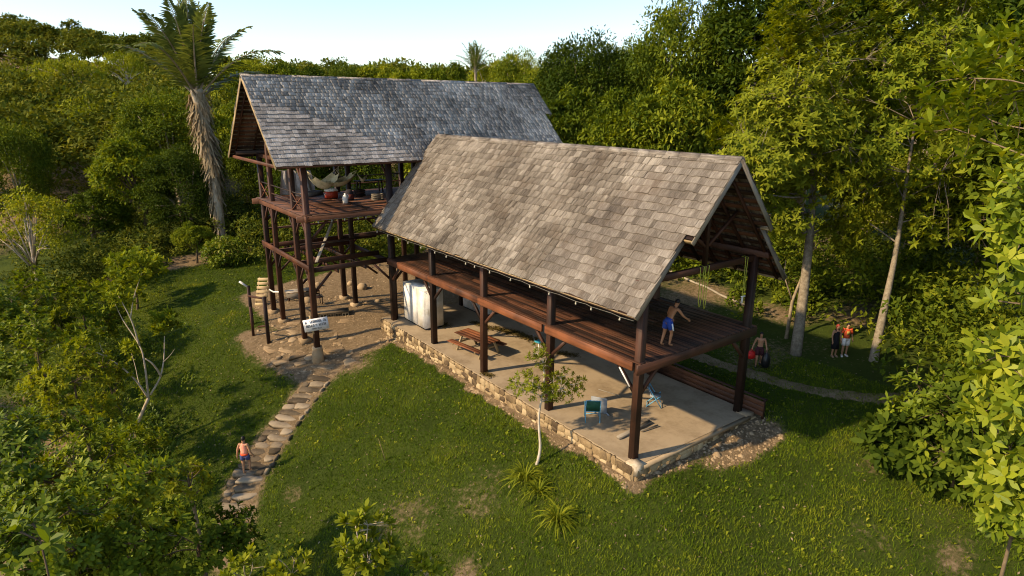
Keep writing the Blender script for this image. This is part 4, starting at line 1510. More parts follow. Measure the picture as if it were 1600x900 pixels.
tips = np.concatenate([ellipsoid_tips(at_d(255, 505, D0 + .3), (.7, .7, .55), 70, 91, .2), ellipsoid_tips(at_d(185, 455, D0), (1.3, 1.3, .9), 90, 92, .2),
                       ellipsoid_tips(at_d(215, 415, D0 - .2), (1.3, 1.3, .7), 90, 93, .2), ellipsoid_tips(at_d(122, 535, D0 - 1.4), (.5, .5, .4), 16, 94, .2), ellipsoid_tips(at_d(205, 545, D0 + .8), (.6, .6, .5), 20, 95, .2)])
q, t = rosettes(tips, rand_dirs(len(tips), r) * .6 + np.array([0, 0, .7]), 7, .30, .12, r, 1.1)
put(bpy.data.objects.new('crown', leaf_mesh('crown', q, t, LV_MID)), root)

# shrubs on the left, front to back: (px, py of the heart, depth, radius, vertical radius, tips, label)
specs = [
 (120, 620, 26.0, 1.9, 1.9, 240, 'yellow green shrub wrapped round the foot of the bare limbed tree', LV_YEL, .30, .12),
 (60, 560, 30.0, 2.6, 2.0, 300, 'wide leafy shrub behind the yellow green shrub', LV_SHRUB, .34, .14),
 (20, 480, 34.0, 2.8, 2.0, 300, 'shrub at the left edge above the wide leafy shrub', LV_SHRUB, .36, .15),
 (130, 490, 36.0, 2.2, 1.6, 220, 'shrub between the left edge shrubs and the grass slope', LV_MID, .36, .15),
 (205, 425, 42.0, 1.9, 1.3, 160, 'shrub with spreading sprays at the corner of the grass slope', LV_MID, .40, .16),
 (40, 730, 17.0, 1.7, 1.4, 240, 'leafy shrub on the left edge with upright shoots', LV_SHRUB, .30, .10),
 (140, 770, 16.5, 1.8, 1.3, 260, 'broad leafy shrub in the lower left, middle of the mass', LV_SHRUB, .28, .10),
 (60, 850, 13.0, 1.2, 1.0, 170, 'dark shrub in the lower left corner', LV_SHRUB, .28, .10),
 (210, 860, 14.5, 1.4, 0.8, 190, 'low dark shrub at the bottom edge left of the steps', LV_DARK, .28, .10),
 (310, 850, 16.5, 1.3, 0.9, 170, 'low dark shrub beside the bottom of the steps', LV_DARK, .26, .10),
 (295, 750, 20.0, 0.75, 0.55, 60, 'small thin stemmed shrub with yellow green tips beside the steps', LV_YEL, .24, .09),
 (210, 700, 24.0, 1.1, 0.7, 70, 'low shrub at the root of the bare limbed tree', LV_MID, .28, .11)]
for i, (px, py, dep, R, RZ_, n, lab, lm, LL, WW) in enumerate(specs):
    c = at_d(px, py, dep)
    b = np.array([c[0], c[1], gz(c[0], c[1])])
    tips = ellipsoid_tips(c, (R, R, RZ_), int(n * 2.2), 100 + i, .5, -0.7, 26, .3)
    cc = c - np.array([0, 0, RZ_ * 0.5])
    branch_tree('shrub', b, lab, 'shrub', [b - np.array([0, 0, .2]), b * .6 + cc * .4 + np.array([.1, .05, 0]), cc, c + np.array([0, 0, RZ_ * .2])], (0.09, 0.025), tips, 1.0, lm, BARK_DARK, 8, LL * .72, WW * .74, 120 + i, 10, 0.010, 1.05, None, .4, None, .2, .3, dep < 22)
# big paddle leaved plant in the corner
c = at_d(60, 830, 11.0)
b = np.array([c[0], c[1], gz(c[0], c[1])])
branch_tree('paddle_leaf_plant', b, 'plant with broad paddle leaves in the lower left corner', 'plant', [b, (b + c) / 2, c - np.array([0, 0, .2])], (0.04, 0.015),
            np.array([at_d(30, 830, 11), at_d(75, 850, 10.8), at_d(48, 815, 11.2)]), .5, LV_SHRUB, BARK_DARK, 8, .40, .15, 141, 3, .012, 1.05, None, .4, None, .2, 1.0, True)

# saplings poking up at the bottom edge
for i, (px, py, dep, R, RZ_, n, lab) in enumerate([
    (574, 850, 11.5, .52, .62, 80, 'young shrub with upright whorled leaves at the bottom edge, tallest one'),
    (455, 885, 12.0, .30, .25, 20, 'small sapling at the bottom edge left of the tallest young shrub'),
    (385, 892, 12.0, .42, .28, 30, 'small sapling at the bottom edge below the steps'),
    (665, 885, 12.5, .24, .30, 18, 'small sapling at the bottom edge right of the tallest young shrub')]):
    c = at_d(px, py, dep)
    b = np.array([c[0], c[1], gz(c[0], c[1])])
    tips = ellipsoid_tips(c, (R, R, RZ_), n, 150 + i, .6, -.9)
    branch_tree('sapling', b, lab, 'sapling', [b - np.array([0, 0, .1]), b * .5 + c * .5 + np.array([.06, 0, 0]), c - np.array([0, 0, RZ_ * .7])], (0.035, 0.015), tips, .7, LV_YEL, BARK_PALE, 9, .21, .068, 160 + i, 6, .006, .85, None, .3, None, .05, .8, True)

# sapling in front of the plinth
b = np.array(on_ground(838, 727)); b[2] -= .05
D1 = float((b - CAM) @ _F)
tips = np.concatenate([ellipsoid_tips(at_d(842, 570, D1), (.5, .5, 1.0), 70, 171, .2), ellipsoid_tips(at_d(880, 605, D1), (.95, .7, .7), 120, 172, .2), ellipsoid_tips(at_d(820, 600, D1 - .2), (.7, .6, .6), 60, 173, .2)])
branch_tree('sapling', b, 'slender young tree with a pale stem in front of the plinth wall', 'tree',
            [b, at_d(844, 700, D1), at_d(842, 650, D1), at_d(850, 600, D1), at_d(848, 560, D1)], (0.06, 0.02), tips, .8, LV_YEL, BARK_WHITE, 9, .15, .05, 174, 12, .006, 1.3)


def strap_plant(name, px, py, n, L, seed, label):
    b = np.array(on_ground(px, py))
    r = np.random.default_rng(seed)
    root = thing(name, b, label, 'plant')
    Q, Tn = [], []
    for k in range(n):
        a = r.uniform(0, 6.28)
        el = r.uniform(0.35, 1.35)
        d = np.array([math.cos(a) * math.cos(el), math.sin(a) * math.cos(el), math.sin(el)])
        s = np.array([-math.sin(a), math.cos(a), 0])
        l = L * r.uniform(.7, 1.15)
        w = r.uniform(.022, .042)
        p = b + np.array([d[0], d[1], 0]) * .05
        prev = p
        tt = r.uniform(0, 1)
        for sgi in range(4):
            d2 = d + np.array([0, 0, -0.42 * sgi])
            nxt = prev + unit(d2) * l / 4
            w0, w1 = w * (1 - sgi / 4.6), w * (1 - (sgi + 1) / 4.6)
            Q.append([prev - s * w0, prev + s * w0, nxt + s * w1, nxt - s * w1]); Tn.append(tt)
            prev = nxt
    put(bpy.data.objects.new('blades', leaf_mesh('blades', np.array(Q), np.array(Tn), LV_YEL)), root)
    mb = MB()
    for k in range(6):
        a = k * 1.05
        mb.tube([b + np.array([math.cos(a) * .05, math.sin(a) * .05, -.05]), b + np.array([math.cos(a) * .06, math.sin(a) * .06, .12])], [.03, .015], 6)
    mb.build('stem', BARK_DARK, root, True)


strap_plant('strap_leaf_plant', 820, 752, 110, 1.1, 181, 'dark clump of strap leaves at the foot of the slender young tree')
strap_plant('strap_leaf_plant', 872, 815, 110, .95, 182, 'pale clump of arching strap leaves on the lawn')
strap_plant('strap_leaf_plant', 842, 772, 60, .85, 183, 'small clump of strap leaves between the dark and the pale clump')

# --- trees outside the left edge: they shade the lawn
for i, (x, y, h, w, lab) in enumerate([(-33, 30, 14, 11, 'tall tree left of the picture edge, level with the tall house'), (-38, 42, 16, 12, 'tree left of the picture edge, farthest up the slope')]):
    plant_proto(['broad', 'dense', 'tall', 'broad'][i], 'shade_tree', (x, y, gz(x, y)), h, w, lab, 'tree', 'trees left of the picture edge')


for i, (x, y, h, w, lab) in enumerate([(13, -9.5, 13, 8, 'tree right of the picture edge, beside the lower lawn'), (19, -14, 15, 9, 'tree right of the picture edge, farthest from the pavilion'), (21, -5, 14, 9, 'tree right of the picture edge, beyond the dirt path')]):
    plant_proto(['round', 'dense', 'broad'][i], 'edge_tree', (x, y, gz(x, y)), h, w, lab, 'tree', 'trees right of the picture edge')
undergrowth('undergrowth', [(11, -9, 3, 3, 1.8, 80), (14, -12, 4, 4, 2, 90), (17, -7, 3, 3, 2, 70)], 'leafy thicket right of the picture edge beside the lawn', 34, LV_DARK)


# --- palms
def palm(name, base, top, r0, r1, n_fr, fl, label, seed, skirt=True, leaf_n=46, droopy=1.0):
    r = np.random.default_rng(seed)
    rr_ = random.Random(seed)
    base, top = Vector(base), Vector(top)
    root = thing(name, base, label, 'palm')
    mb = MB()
    n = 14
    pts, rad = [], []
    for i in range(n):
        t = i / (n - 1)
        p = base.lerp(top, t) + Vector((0.25 * math.sin(t * 3), 0.15 * math.sin(t * 2.3 + 1), 0))
        pts.append(p)
        rad.append(r0 + (r1 - r0) * t + rr_.uniform(-.03, .03) * r0 * 2)
    mb.tube(pts, rad, 12)
    mb.build('trunk', BARK_PALM, root, True)
    up = (pts[-1] - pts[-3]).normalized()
    H = (top - base).length
    if skirt:
        Q, Tn = [], []
        for k in range(1500):
            t = r.beta(2.6, 1.3)
            if t > .99: continue
            i = min(int(t * (n - 1)), n - 2)
            c = np.array(pts[i].lerp(pts[i + 1], t * (n - 1) - i))
            a = r.uniform(0, 6.28)
            d = np.array([math.cos(a), math.sin(a), 0])
            s = np.array([-d[1], d[0], 0])
            rr0 = rad[i] * r.uniform(.8, 1.15 + .7 * t)
            lump = .75 + .5 * math.sin(t * 23 + a * 2) * math.sin(t * 11 + a)
            rr0 *= lump
            l = r.uniform(.4, 1.5)
            w = r.uniform(.03, .11)
            p0 = c + d * rr0
            p1 = p0 + d * r.uniform(-.05, .45 + .3 * t) + np.array([0, 0, -l]) + s * r.uniform(-.2, .2)
            Q.append([p0 - s * w, p0 + s * w, p1 + s * w * .4, p1 - s * w * .4]); Tn.append(r.random())
        put(bpy.data.objects.new('dry_skirt', leaf_mesh('dry_skirt', np.array(Q), np.array(Tn), LV_DRY)), root)
    for k in range(n_fr):
        a = k * 2.39996 + rr_.uniform(-.2, .2)
        f = k / n_fr
        el = 1.5 - .85 * f ** 1.4 * droopy + rr_.uniform(-.1, .1)
        d = Vector((math.cos(a) * math.cos(el), math.sin(a) * math.cos(el), math.sin(el)))
        L_ = fl * rr_.uniform(.85, 1.1) * (0.8 + .25 * f)
        bend = (0.35 + 0.8 * f) * droopy
        ps = []
        m_ = 12
        p = Vector(top) - up * (0.9 * f)
        for i in range(m_ + 1):
            ps.append(p.copy())
            dd = (d + Vector((0, 0, -bend * (i / m_) ** 1.6))).normalized()
            p = p + dd * L_ / m_
        Q, Tn = [], []
        for i in range(leaf_n):
            t = 0.14 + 0.86 * i / (leaf_n - 1)
            j = min(int(t * m_), m_ - 1)
            c = ps[j].lerp(ps[j + 1], t * m_ - j)
            dr = (ps[j + 1] - ps[j]).normalized()
            sd = dr.cross(Vector((0, 0, 1)))
            if sd.length < .05: sd = Vector((-math.sin(a), math.cos(a), 0))
            sd.normalize()
            nn = sd.cross(dr)
            ll = fl * 0.19 * (math.sin(math.pi * min(1, .15 + t * .85)) ** .6) * rr_.uniform(.8, 1.15)
            for sg in (-1, 1):
                ax = sd * sg * .75 + dr * .65 + Vector((0, 0, -.28)) + nn * rr_.uniform(-.05, .4)
                Q.append((c, ax, nn, ll))
        pos = np.array([x[0] for x in Q]); ax = np.array([x[1] for x in Q]); nm = np.array([x[2] for x in Q]); ll = np.array([x[3] for x in Q])
        q = leaf_arrays(pos, ax, nm, ll, np.full(len(ll), fl * .026), .1, .15)
        t_ = np.clip(r.uniform(0, .5, len(ll)) + rr_.uniform(0, .4), 0, 1)
        mb = MB()
        mb.tube(ps, [.05 * fl / 5 * (1.2 - i / m_) for i in range(m_ + 1)], 5, False)
        fr = put(bpy.data.objects.new('frond', leaf_mesh('frond', q, t_, LV_PALM)), root)
        mb.build('rachis', BARK_PALM, fr, True)
    return root


pb = np.array(at_d(348, 378, 54)); pb[2] = gz(pb[0], pb[1])
palm('palm_tree', pb, at_d(306, 140, 52), .34, .5, 22, 8.3, 'tall palm with a shaggy dry trunk left of the grey roof', 201)
pb = np.array(at_d(742, 150, 74)); pb[2] = gz(pb[0], pb[1])
palm('palm_tree', pb, at_d(742, 103, 74), .2, .16, 24, 3.4, 'small far palm standing on the skyline behind the grey ridge', 202, False, 22)

# ------------------------------------------------------------------ lawn grass
def lawn_grass(seed=210):
    r = np.random.default_rng(seed)
    n = 900000
    x = r.uniform(-17, 13, n); y = r.uniform(-11, 47, n)
    dm = dirt_mask(x, y)
    inb = (x > -.5) & (x < 6.3) & (y > -.55) & (y < 18)
    steps = seg_dist(x, y, STEP_LINE) < 0.75
    pxx = (np.stack([x, y, np.full(n, -1.)], 1) - CAM)
    dz = pxx @ _F
    u = 800 + FPX * (pxx @ CR) / dz
    v = 450 - FPX * (pxx @ CU) / dz
    vis = (dz > 6) & (u > -150) & (u < 1750) & (v > 330) & (v < 1050)
    keep = ~inb & ~steps & vis & (r.random(n) > dm * 1.35) & (r.random(n) < np.clip(26.0 / np.maximum(dz, 1), .25, 1))
    x, y = x[keep], y[keep]
    z = ground_z(x, y)
    patch = value_noise(x, y, 1.6, 8) * .6 + value_noise(x, y, .5, 9) * .4
    n = len(x)
    a = r.uniform(0, 6.28, n)
    d = np.stack([np.cos(a), np.sin(a), np.zeros(n)], 1)
    h = r.uniform(.05, .13, n) * (0.6 + .9 * patch)
    w = r.uniform(.007, .018, n)
    lean = r.uniform(.2, 1.1, n)[:, None]
    p = np.stack([x, y, z - .01], 1)
    s = np.stack([-d[:, 1], d[:, 0], np.zeros(n)], 1)
    tip = p + (d * lean + np.array([0, 0, 1])) * h[:, None]
    tri = np.stack([p - s * w[:, None], p + s * w[:, None], tip], 1)
    t = np.clip(-.05 + .75 * patch + .45 * (value_noise(x, y, 4.5, 12) - .35) + r.normal(0, .15, n), 0, 1)
    # scattered broad weeds
    k = 5200
    wi = r.choice(n, k, replace=False)
    ctr = np.repeat(p[wi], 5, 0)
    wa = r.uniform(0, 6.28, k * 5)
    wd_ = np.stack([np.cos(wa), np.sin(wa), r.uniform(.3, 1.2, k * 5)], 1)
    wl = r.uniform(.05, .13, k * 5)[:, None]
    ws = np.stack([-np.sin(wa), np.cos(wa), np.zeros(k * 5)], 1) * wl * .32
    wt = np.stack([ctr, ctr + wd_ * wl * .8 + ws, ctr + wd_ * wl * .9 - ws], 1)
    tri = np.concatenate([tri, wt])
    t = np.concatenate([t, np.repeat(r.uniform(.3, 1.0, k), 5)])
    n = len(tri)
    me = mesh_np('lawn_grass', tri.reshape(-1, 3), np.full(n, 3), np.arange(n * 3), LV_GRASS, False, t)
    tag(put(bpy.data.objects.new('lawn_grass', me)), 'short uneven green grass of the lawn around the pavilion', 'grass', None, 'stuff')


lawn_grass()
# ------------------------------------------------------------------ stone steps and landing
steps = thing('stone_steps', (-8, 13.4, -2.7), 'worn stone steps climbing the lawn to the tall house', 'steps')
sl = smooth_line(STEP_LINE, 24)
cum = [0.0]
for a, b in zip(sl[:-1], sl[1:]): cum.append(cum[-1] + (b - a).length)
total = cum[-1]
def along_steps(s):
    for i in range(len(cum) - 1):
        if cum[i + 1] >= s:
            t = (s - cum[i]) / max(1e-6, cum[i + 1] - cum[i])
            return sl[i].lerp(sl[i + 1], t), (sl[i + 1] - sl[i]).normalized()
    return sl[-1], (sl[-1] - sl[-2]).normalized()
s = 0.1
while s < total:
    td = random.uniform(0.36, 0.44)
    p, d = along_steps(s + td / 2)
    side = Vector((d.y, -d.x, 0))
    wid = 1.2 + 0.2 * random.random() + 0.25 * s / total
    cuts = [0] + sorted(random.uniform(.25, .75) for _ in range(random.choice([0, 1, 1]))) + [1]
    for a, b in zip(cuts[:-1], cuts[1:]):
        if b - a < .12: continue
        c = p + side * ((a + b - 1) / 2 * wid) + d * random.uniform(-.03, .03)
        z = gz(c.x, c.y) + 0.06 + random.uniform(-.02, .02)
        tilt = Vector((random.gauss(0, .03), random.gauss(0, .03), 1))
        q = Vector((c.x, c.y, z - 0.06))
        xx = (side - tilt * side.dot(tilt) / tilt.length_squared).normalized()
        place_stone(SLAB_ME, 'step_stone', q, xx, tilt, (b - a) * wid * .98, td * 1.0, 0.2, steps)
    # kerb stone on the lower, right hand side
    c = p + side * (-(wid / 2 + .06))
    if random.random() < .35:
        place_stone(SLAB_ME, 'kerb_stone', Vector((c.x, c.y, gz(c.x, c.y) + .02)), d, (0, 0, 1), td * .9, .16, .22, steps)
    s += td
landing = thing('rock_landing', (-4.8, 17.3, -1.4), 'flat tan rocks at the top of the steps round the corner post', 'rocks')
rr = random.Random(77)
spots = []
for k in range(700):
    px, py = rr.uniform(418, 556), rr.uniform(503, 600)
    if py > 590 - abs(px - 500) * .5 or (px < 455 and py > 560): continue
    p = on_ground(px, py)
    if p[1] > 19.5 and p[0] > -4: continue
    w = rr.uniform(.35, 1.0)
    if any(math.hypot(p[0] - q[0], p[1] - q[1]) < (w + q[3]) * .42 for q in spots): continue
    if seg_dist(p[0], p[1], STEP_LINE) < .6: continue
    if math.hypot(p[0] - TX, p[1] - TY[0]) < .42 or math.hypot(p[0] - TX, p[1] - TY[1]) < .4: continue
    spots.append((p[0], p[1], p[2], w))
    if len(spots) > 30: break
for px, py, w in ((440, 560, 1.3), (468, 552, 1.5), (452, 545, 1.1), (520, 545, 1.2), (530, 520, 1.4), (478, 575, 1.2), (545, 500, 1.0), (425, 545, 1.0), (512, 572, 1.1), (560, 508, 1.1)):
    p = on_ground(px, py)
    spots.append((p[0], p[1], p[2] - .03, w))
for x, y, z, w in spots:
    a = rr.uniform(0, 6.28)
    place_stone(ROCK_ME, 'rock', Vector((x, y, z - .03 + rr.uniform(-.03, .02))), (math.cos(a), math.sin(a), 0), (rr.gauss(0, .1), rr.gauss(0, .1), 1), w, w * rr.uniform(.55, .85), .20, landing)
# pads and pier of the tall house
mb = MB()
n = 12
rings = []
for z, r_ in ((-1.75, .34), (-1.1, .31), (-.74, .27), (-.66, .27)):
    rings.append([(TX + r_ * math.cos(2 * math.pi * k / n) * (1 + .06 * math.sin(k * 2.1)), TY[0] + r_ * math.sin(2 * math.pi * k / n), z) for k in range(n)])
mb.loft(rings)
mb.build('pier', MROCK, tower, True)
for (x, y) in [(TX, TY[1]), (TX, TY[2]), (TX, TY[3]), (0.15, TY[3]), (0.15, TY[2])]:
    g = gz(x, y)
    mb = MB()
    mb.box((x, y, g + .02), (.55, .5, .3), Matrix.Rotation(random.uniform(-.2, .2), 3, 'Z').to_4x4())
    mb.build('footing', MROCK, tower)
# stone flags and low masonry step inside
mst = thing('masonry_step', at_z(520, 490, -.7), 'low hollow block step beside the corner post of the tall house', 'step')
a, b = at_z(488, 490, -.45), at_z(545, 486, -.45)
d = Vector(b - a).normalized(); pd = Vector((-d.y, d.x, 0))
if pd.dot(Vector((0, 1, 0))) < 0: pd = -pd
mb = MB()
A, B = Vector(a), Vector(b)
mb.beam(A + pd * .35 + Vector((0, 0, -.03)), B + pd * .35 + Vector((0, 0, -.03)), .8, .07)
mb.build('top_slab', MCON, mst)
k = 0
L = (B - A).length
for i in range(5):
    c = A + d * (L * (i + .5) / 5) + pd * .1 + Vector((0, 0, -.22))
    mb = MB()
    for (ox, oz, sx, sz) in ((0, .11, .36, .05), (0, -.11, .36, .05), (-.16, 0, .05, .18), (.16, 0, .05, .18), (0, 0, .05, .18)):
        m = Matrix((d, pd, Vector((0, 0, 1)))).transposed()
        mb.box(c + d * ox * L / 2 + Vector((0, 0, oz)), (sx * L / 2, .2, sz), m.to_4x4())
    mb.build('hollow_block', MSTONE, mst)

# ------------------------------------------------------------------ small rocks and debris under the tall house
G = 'loose rocks under the tall house'
for i, (px, py, s_, lab) in enumerate([(480, 470, .55, 'boulder against the corner posts of the tall house'), (566, 452, .6, 'pale rock at the foot of an inner post'), (548, 447, .4, 'mossy rock left of the inner post'),
                                      (590, 470, .35, 'flat stone in front of the inner post'), (497, 448, .45, 'rock on the shaded floor behind the block step')]):
    p = at_z(px, py, -.6)
    o = thing('rock', (p[0], p[1], gz(p[0], p[1])), lab, 'rock', G)
    mb = MB()
    r_ = random.Random(i + 300)
    rings = []
    for z, k in ((-.3, .8), (0.0, 1.0), (.3, .9), (.55, .5)):
        rings.append([(p[0] + s_ * .6 * k * math.cos(t * .7) * r_.uniform(.85, 1.15), p[1] + s_ * .6 * k * math.sin(t * .7) * r_.uniform(.85, 1.15), gz(p[0], p[1]) + z * s_) for t in range(9)])
    mb.loft(rings)
    mb.build('rock_body', MROCK, o, True)

# ------------------------------------------------------------------ sign on the corner post
c = Vector(at_d(496, 507, 33.2))
fwd = (Vector(CAM) - c); fwd.z = 0; fwd.normalize()
fwd = (fwd + Vector((-.12, 0, 0))).normalized()
xr = Vector((0, 0, 1)).cross(fwd).normalized()
m3 = Matrix((xr, Vector((0, 0, 1)), fwd)).transposed().to_4x4()
# bring it to the post's face
c = Vector((TX, TY[0], 0)) + fwd * .19
zc = 0.62
tmp = project((c.x, c.y, zc))
zc += (tmp[1] - 507) / 29.5
m = Matrix.Translation((c.x + xr.x * .06, c.y + xr.y * .06, zc)) @ m3 @ Matrix.Rotation(.13, 4, 'Z')
sign = thing('notice_board', (c.x, c.y, zc - .4), 'tilted white notice board with black lettering on the corner post', 'sign')
mb = MB()
mb.box((0, 0, 0), (1.22, .64, .025))
mb.build('panel', mat_plain('white_sign_paint', (.80, .79, .80), .5, .3, 0, .1, 3), sign, m=m)
MINK = mat_plain('black_ink', (.025, .025, .03), .7)
rr = random.Random(9)
mb = MB()
def word(x0_, y0_, n_, h_, w_):
    x_ = x0_
    for k in range(n_):
        kind = rr.randint(0, 4)
        sw = w_ * .24
        mb.box((x_ + sw / 2, y0_, .0155), (sw, h_, .004))
        if kind in (0, 1, 3):
            mb.box((x_ + w_ * .8 - sw / 2, y0_ + (0 if kind else -h_ * .1), .0155), (sw, h_ * (1 if kind else .8), .004))
        if kind in (0, 2, 3):
            mb.box((x_ + w_ * .4, y0_ + h_ * .41, .0156), (w_ * .8, h_ * .17, .004))
        if kind in (1, 2, 4):
            mb.box((x_ + w_ * .4, y0_, .0157), (w_ * .7, h_ * .16, .004))
        if kind in (2, 4):
            mb.box((x_ + w_ * .4, y0_ - h_ * .41, .0158), (w_ * .8, h_ * .17, .004))
        x_ += w_
    return x_
word(-.52, .16, 1, .10, .09)
x_ = word(-.28, .18, 8, .135, .075); word(x_ + .06, .18, 2, .135, .085)
x_ = word(-.50, -.03, 5, .135, .085); x_ = word(x_ + .05, -.03, 1, .12, .085); word(x_ + .08, -.03, 4, .135, .09)
x_ = word(-.22, -.20, 4, .07, .055); word(x_ + .04, -.20, 4, .07, .05)
mb.build('lettering', MINK, sign, m=m)
mb = MB()
mb.box((-.22, 0.0, -.03), (.09, 1.0, .03))
mb.build('batten', MWL, sign, m=m)

# ------------------------------------------------------------------ gate frame left of the tall house
p1, p2 = np.array(on_ground(396, 524)), np.array(on_ground(420, 536))
gate = thing('gate_frame', tuple(p1), 'small dark timber gate frame standing in the grass', 'gate')
def up_to(p, py):
    z = p[2]
    for k in range(400):
        if project((p[0], p[1], z))[1] <= py: break
        z += .01
    return z
z1, z2 = up_to(p1, 480), up_to(p2, 464)
beam('gate_post', (p1[0], p1[1], p1[2] - .2), (p1[0], p1[1], z1), .13, .13, MW, gate, (0, 1, 0))
beam('gate_post', (p2[0], p2[1], p2[2] - .2), (p2[0], p2[1], z2), .17, .17, MW, gate, (0, 1, 0))
dv = (p1 - p2); dv[2] = 0
beam('crossbar', (p2[0], p2[1], z2 - .10), (p1[0] + dv[0] * .05, p1[1] + dv[1] * .05, z2 - .22), .08, .10, MW, gate)
beam('low_rail', (p2[0], p2[1], p2[2] + 1.0), (p2[0] + dv[0] * .6, p2[1] + dv[1] * .6, p2[2] + .75), .07, .09, MW, gate)

# leaning slatted panel by the back corner posts
pA, pB = Vector(on_ground(398, 478)), Vector(on_ground(420, 478))
lean = thing('slatted_panel', pA, 'cream slatted wooden panel leaning on the back corner post', 'panel')
hv = Vector((.45, .25, 1.75))
wv = (pB - pA).normalized() * .95
for k in range(7):
    t = .06 + k * .145
    q = pA + hv * t
    beam('slat', q, q + wv, .03, .17, MWL, lean, hv.normalized().cross(wv).normalized().cross(wv))
for t in (.1, .85):
    q = pA + wv * t + Vector((0.03, .03, 0))
    beam('rail', q, q + hv, .06, .07, MWL, lean)
pp = Vector(on_ground(380, 470))
pip = thing('white_pipe', pp, 'short white pipe sticking out left of the slatted panel', 'pipe')
mb = MB()
q0 = Vector(at_d(388, 449, 36.5)); q1 = Vector(at_d(374, 440, 36.2))
mb.tube([q0, q1], [.06, .06], 10)
mb.build('tube', MWHITE, pip, True)
beam('stake', (q0.x, q0.y, gz(q0.x, q0.y) - .1), (q0.x, q0.y, q0.z + .08), .16, .16, MW, pip, (0, 1, 0))
# plank table behind the posts
tb = Vector(at_z(465, 470, -.75))
bt = thing('plank_table', tb, 'grey plank table behind the left posts of the tall house', 'table')
a, b = Vector(at_z(447, 458, -.1)), Vector(at_z(486, 453, -.1))
d = (b - a).normalized(); pd = Vector((-d.y, d.x, 0))
for k in range(4):
    beam('plank', a + pd * (.19 * k), b + pd * (.19 * k), .17, .04, MWG, bt)
beam('apron', a + Vector((0, 0, -.2)) - pd * .06, b + Vector((0, 0, -.2)) - pd * .06, .03, .26, MWG, bt)
for q in (a + d * .15, b - d * .15, a + d * .15 + pd * .55, b - d * .15 + pd * .55):
    beam('leg', (q.x, q.y, gz(q.x, q.y) - .05), (q.x, q.y, -.13), .09, .09, MW, bt, (0, 1, 0))
# strip of white tape between the two posts
tp = thing('barrier_tape', (TX, TY[3], .4), 'white tape tied between the two back left posts', 'tape')
mb = MB()
za = up_to(np.array([TX, TY[2], -.7]), 456); zb2 = up_to(np.array([TX, TY[3], -.7]), 453)
pts = [Vector((TX - .17, TY[3] - .1, zb2)), Vector((TX - .17, (TY[3] + TY[2]) / 2, (za + zb2) / 2 - .1)), Vector((TX - .17, TY[2] - .2, za))]
for p, q in zip(pts[:-1], pts[1:]):
    mb.add([p, q, q + Vector((-.01, 0, .11)), p + Vector((-.01, 0, .11)), p + Vector((.006, 0, 0)), q + Vector((.006, 0, 0)), q + Vector((-.004, 0, .11)), p + Vector((-.004, 0, .11))], [(0, 1, 2, 3), (7, 6, 5, 4), (0, 4, 5, 1), (2, 6, 7, 3)])
mb.build('tape_strip', MWHITE, tp)

# ------------------------------------------------------------------ white cabinets under the deck
def cabinet(name, x0_, x1_, y0_, y1_, h, label, seams):
    o = thing(name, ((x0_ + x1_) / 2, (y0_ + y1_) / 2, 0), label, 'cabinet')
    cx, cy, sx, sy = (x0_ + x1_) / 2, (y0_ + y1_) / 2, x1_ - x0_, y1_ - y0_
    mb = MB(); mb.box((cx, cy, .05), (sx - .1, sy - .1, .10)); mb.build('base', MDARK, o)
    mb = MB(); mb.box((cx, cy, h / 2 + .05), (sx, sy, h - .1)); mb.build('body', MWHITE, o)
    mb = MB(); mb.box((cx, cy, h + .015), (sx + .05, sy + .05, .03)); mb.build('top_panel', MWHITE, o)
    for k in range(seams):
        t = (k + .5) / seams
        mb = MB(); mb.box((x0_ - .006, y0_ + sy * t, h / 2 + .05), (.012, sy / seams - .03, h - .2)); mb.build('side_panel', MWHITE, o)
    mb = MB(); mb.box((cx, y0_ - .008, h / 2 + .05), (sx - .12, .016, h - .22)); mb.build('door', MWHITE, o)
    dd = o.children[-1]
    mb = MB(); mb.tube([(cx - sx * .36, y0_ - .05, h * .42), (cx - sx * .36, y0_ - .05, h * .55)], .014, 6); mb.box((cx - sx * .36, y0_ - .03, h * .42), (.02, .04, .02)); mb.box((cx - sx * .36, y0_ - .03, h * .55), (.02, .04, .02)); mb.build('handle', MGREY, dd)
    return o
cabinet('white_cabinet', .52, 1.62, 15.1, 17.45, 2.12, 'tall white panelled cabinet standing by the second post', 3)
cabinet('white_cabinet', 4.3, 5.6, 15.2, 17.4, 1.35, 'lower white cabinet at the far side under the deck', 3)

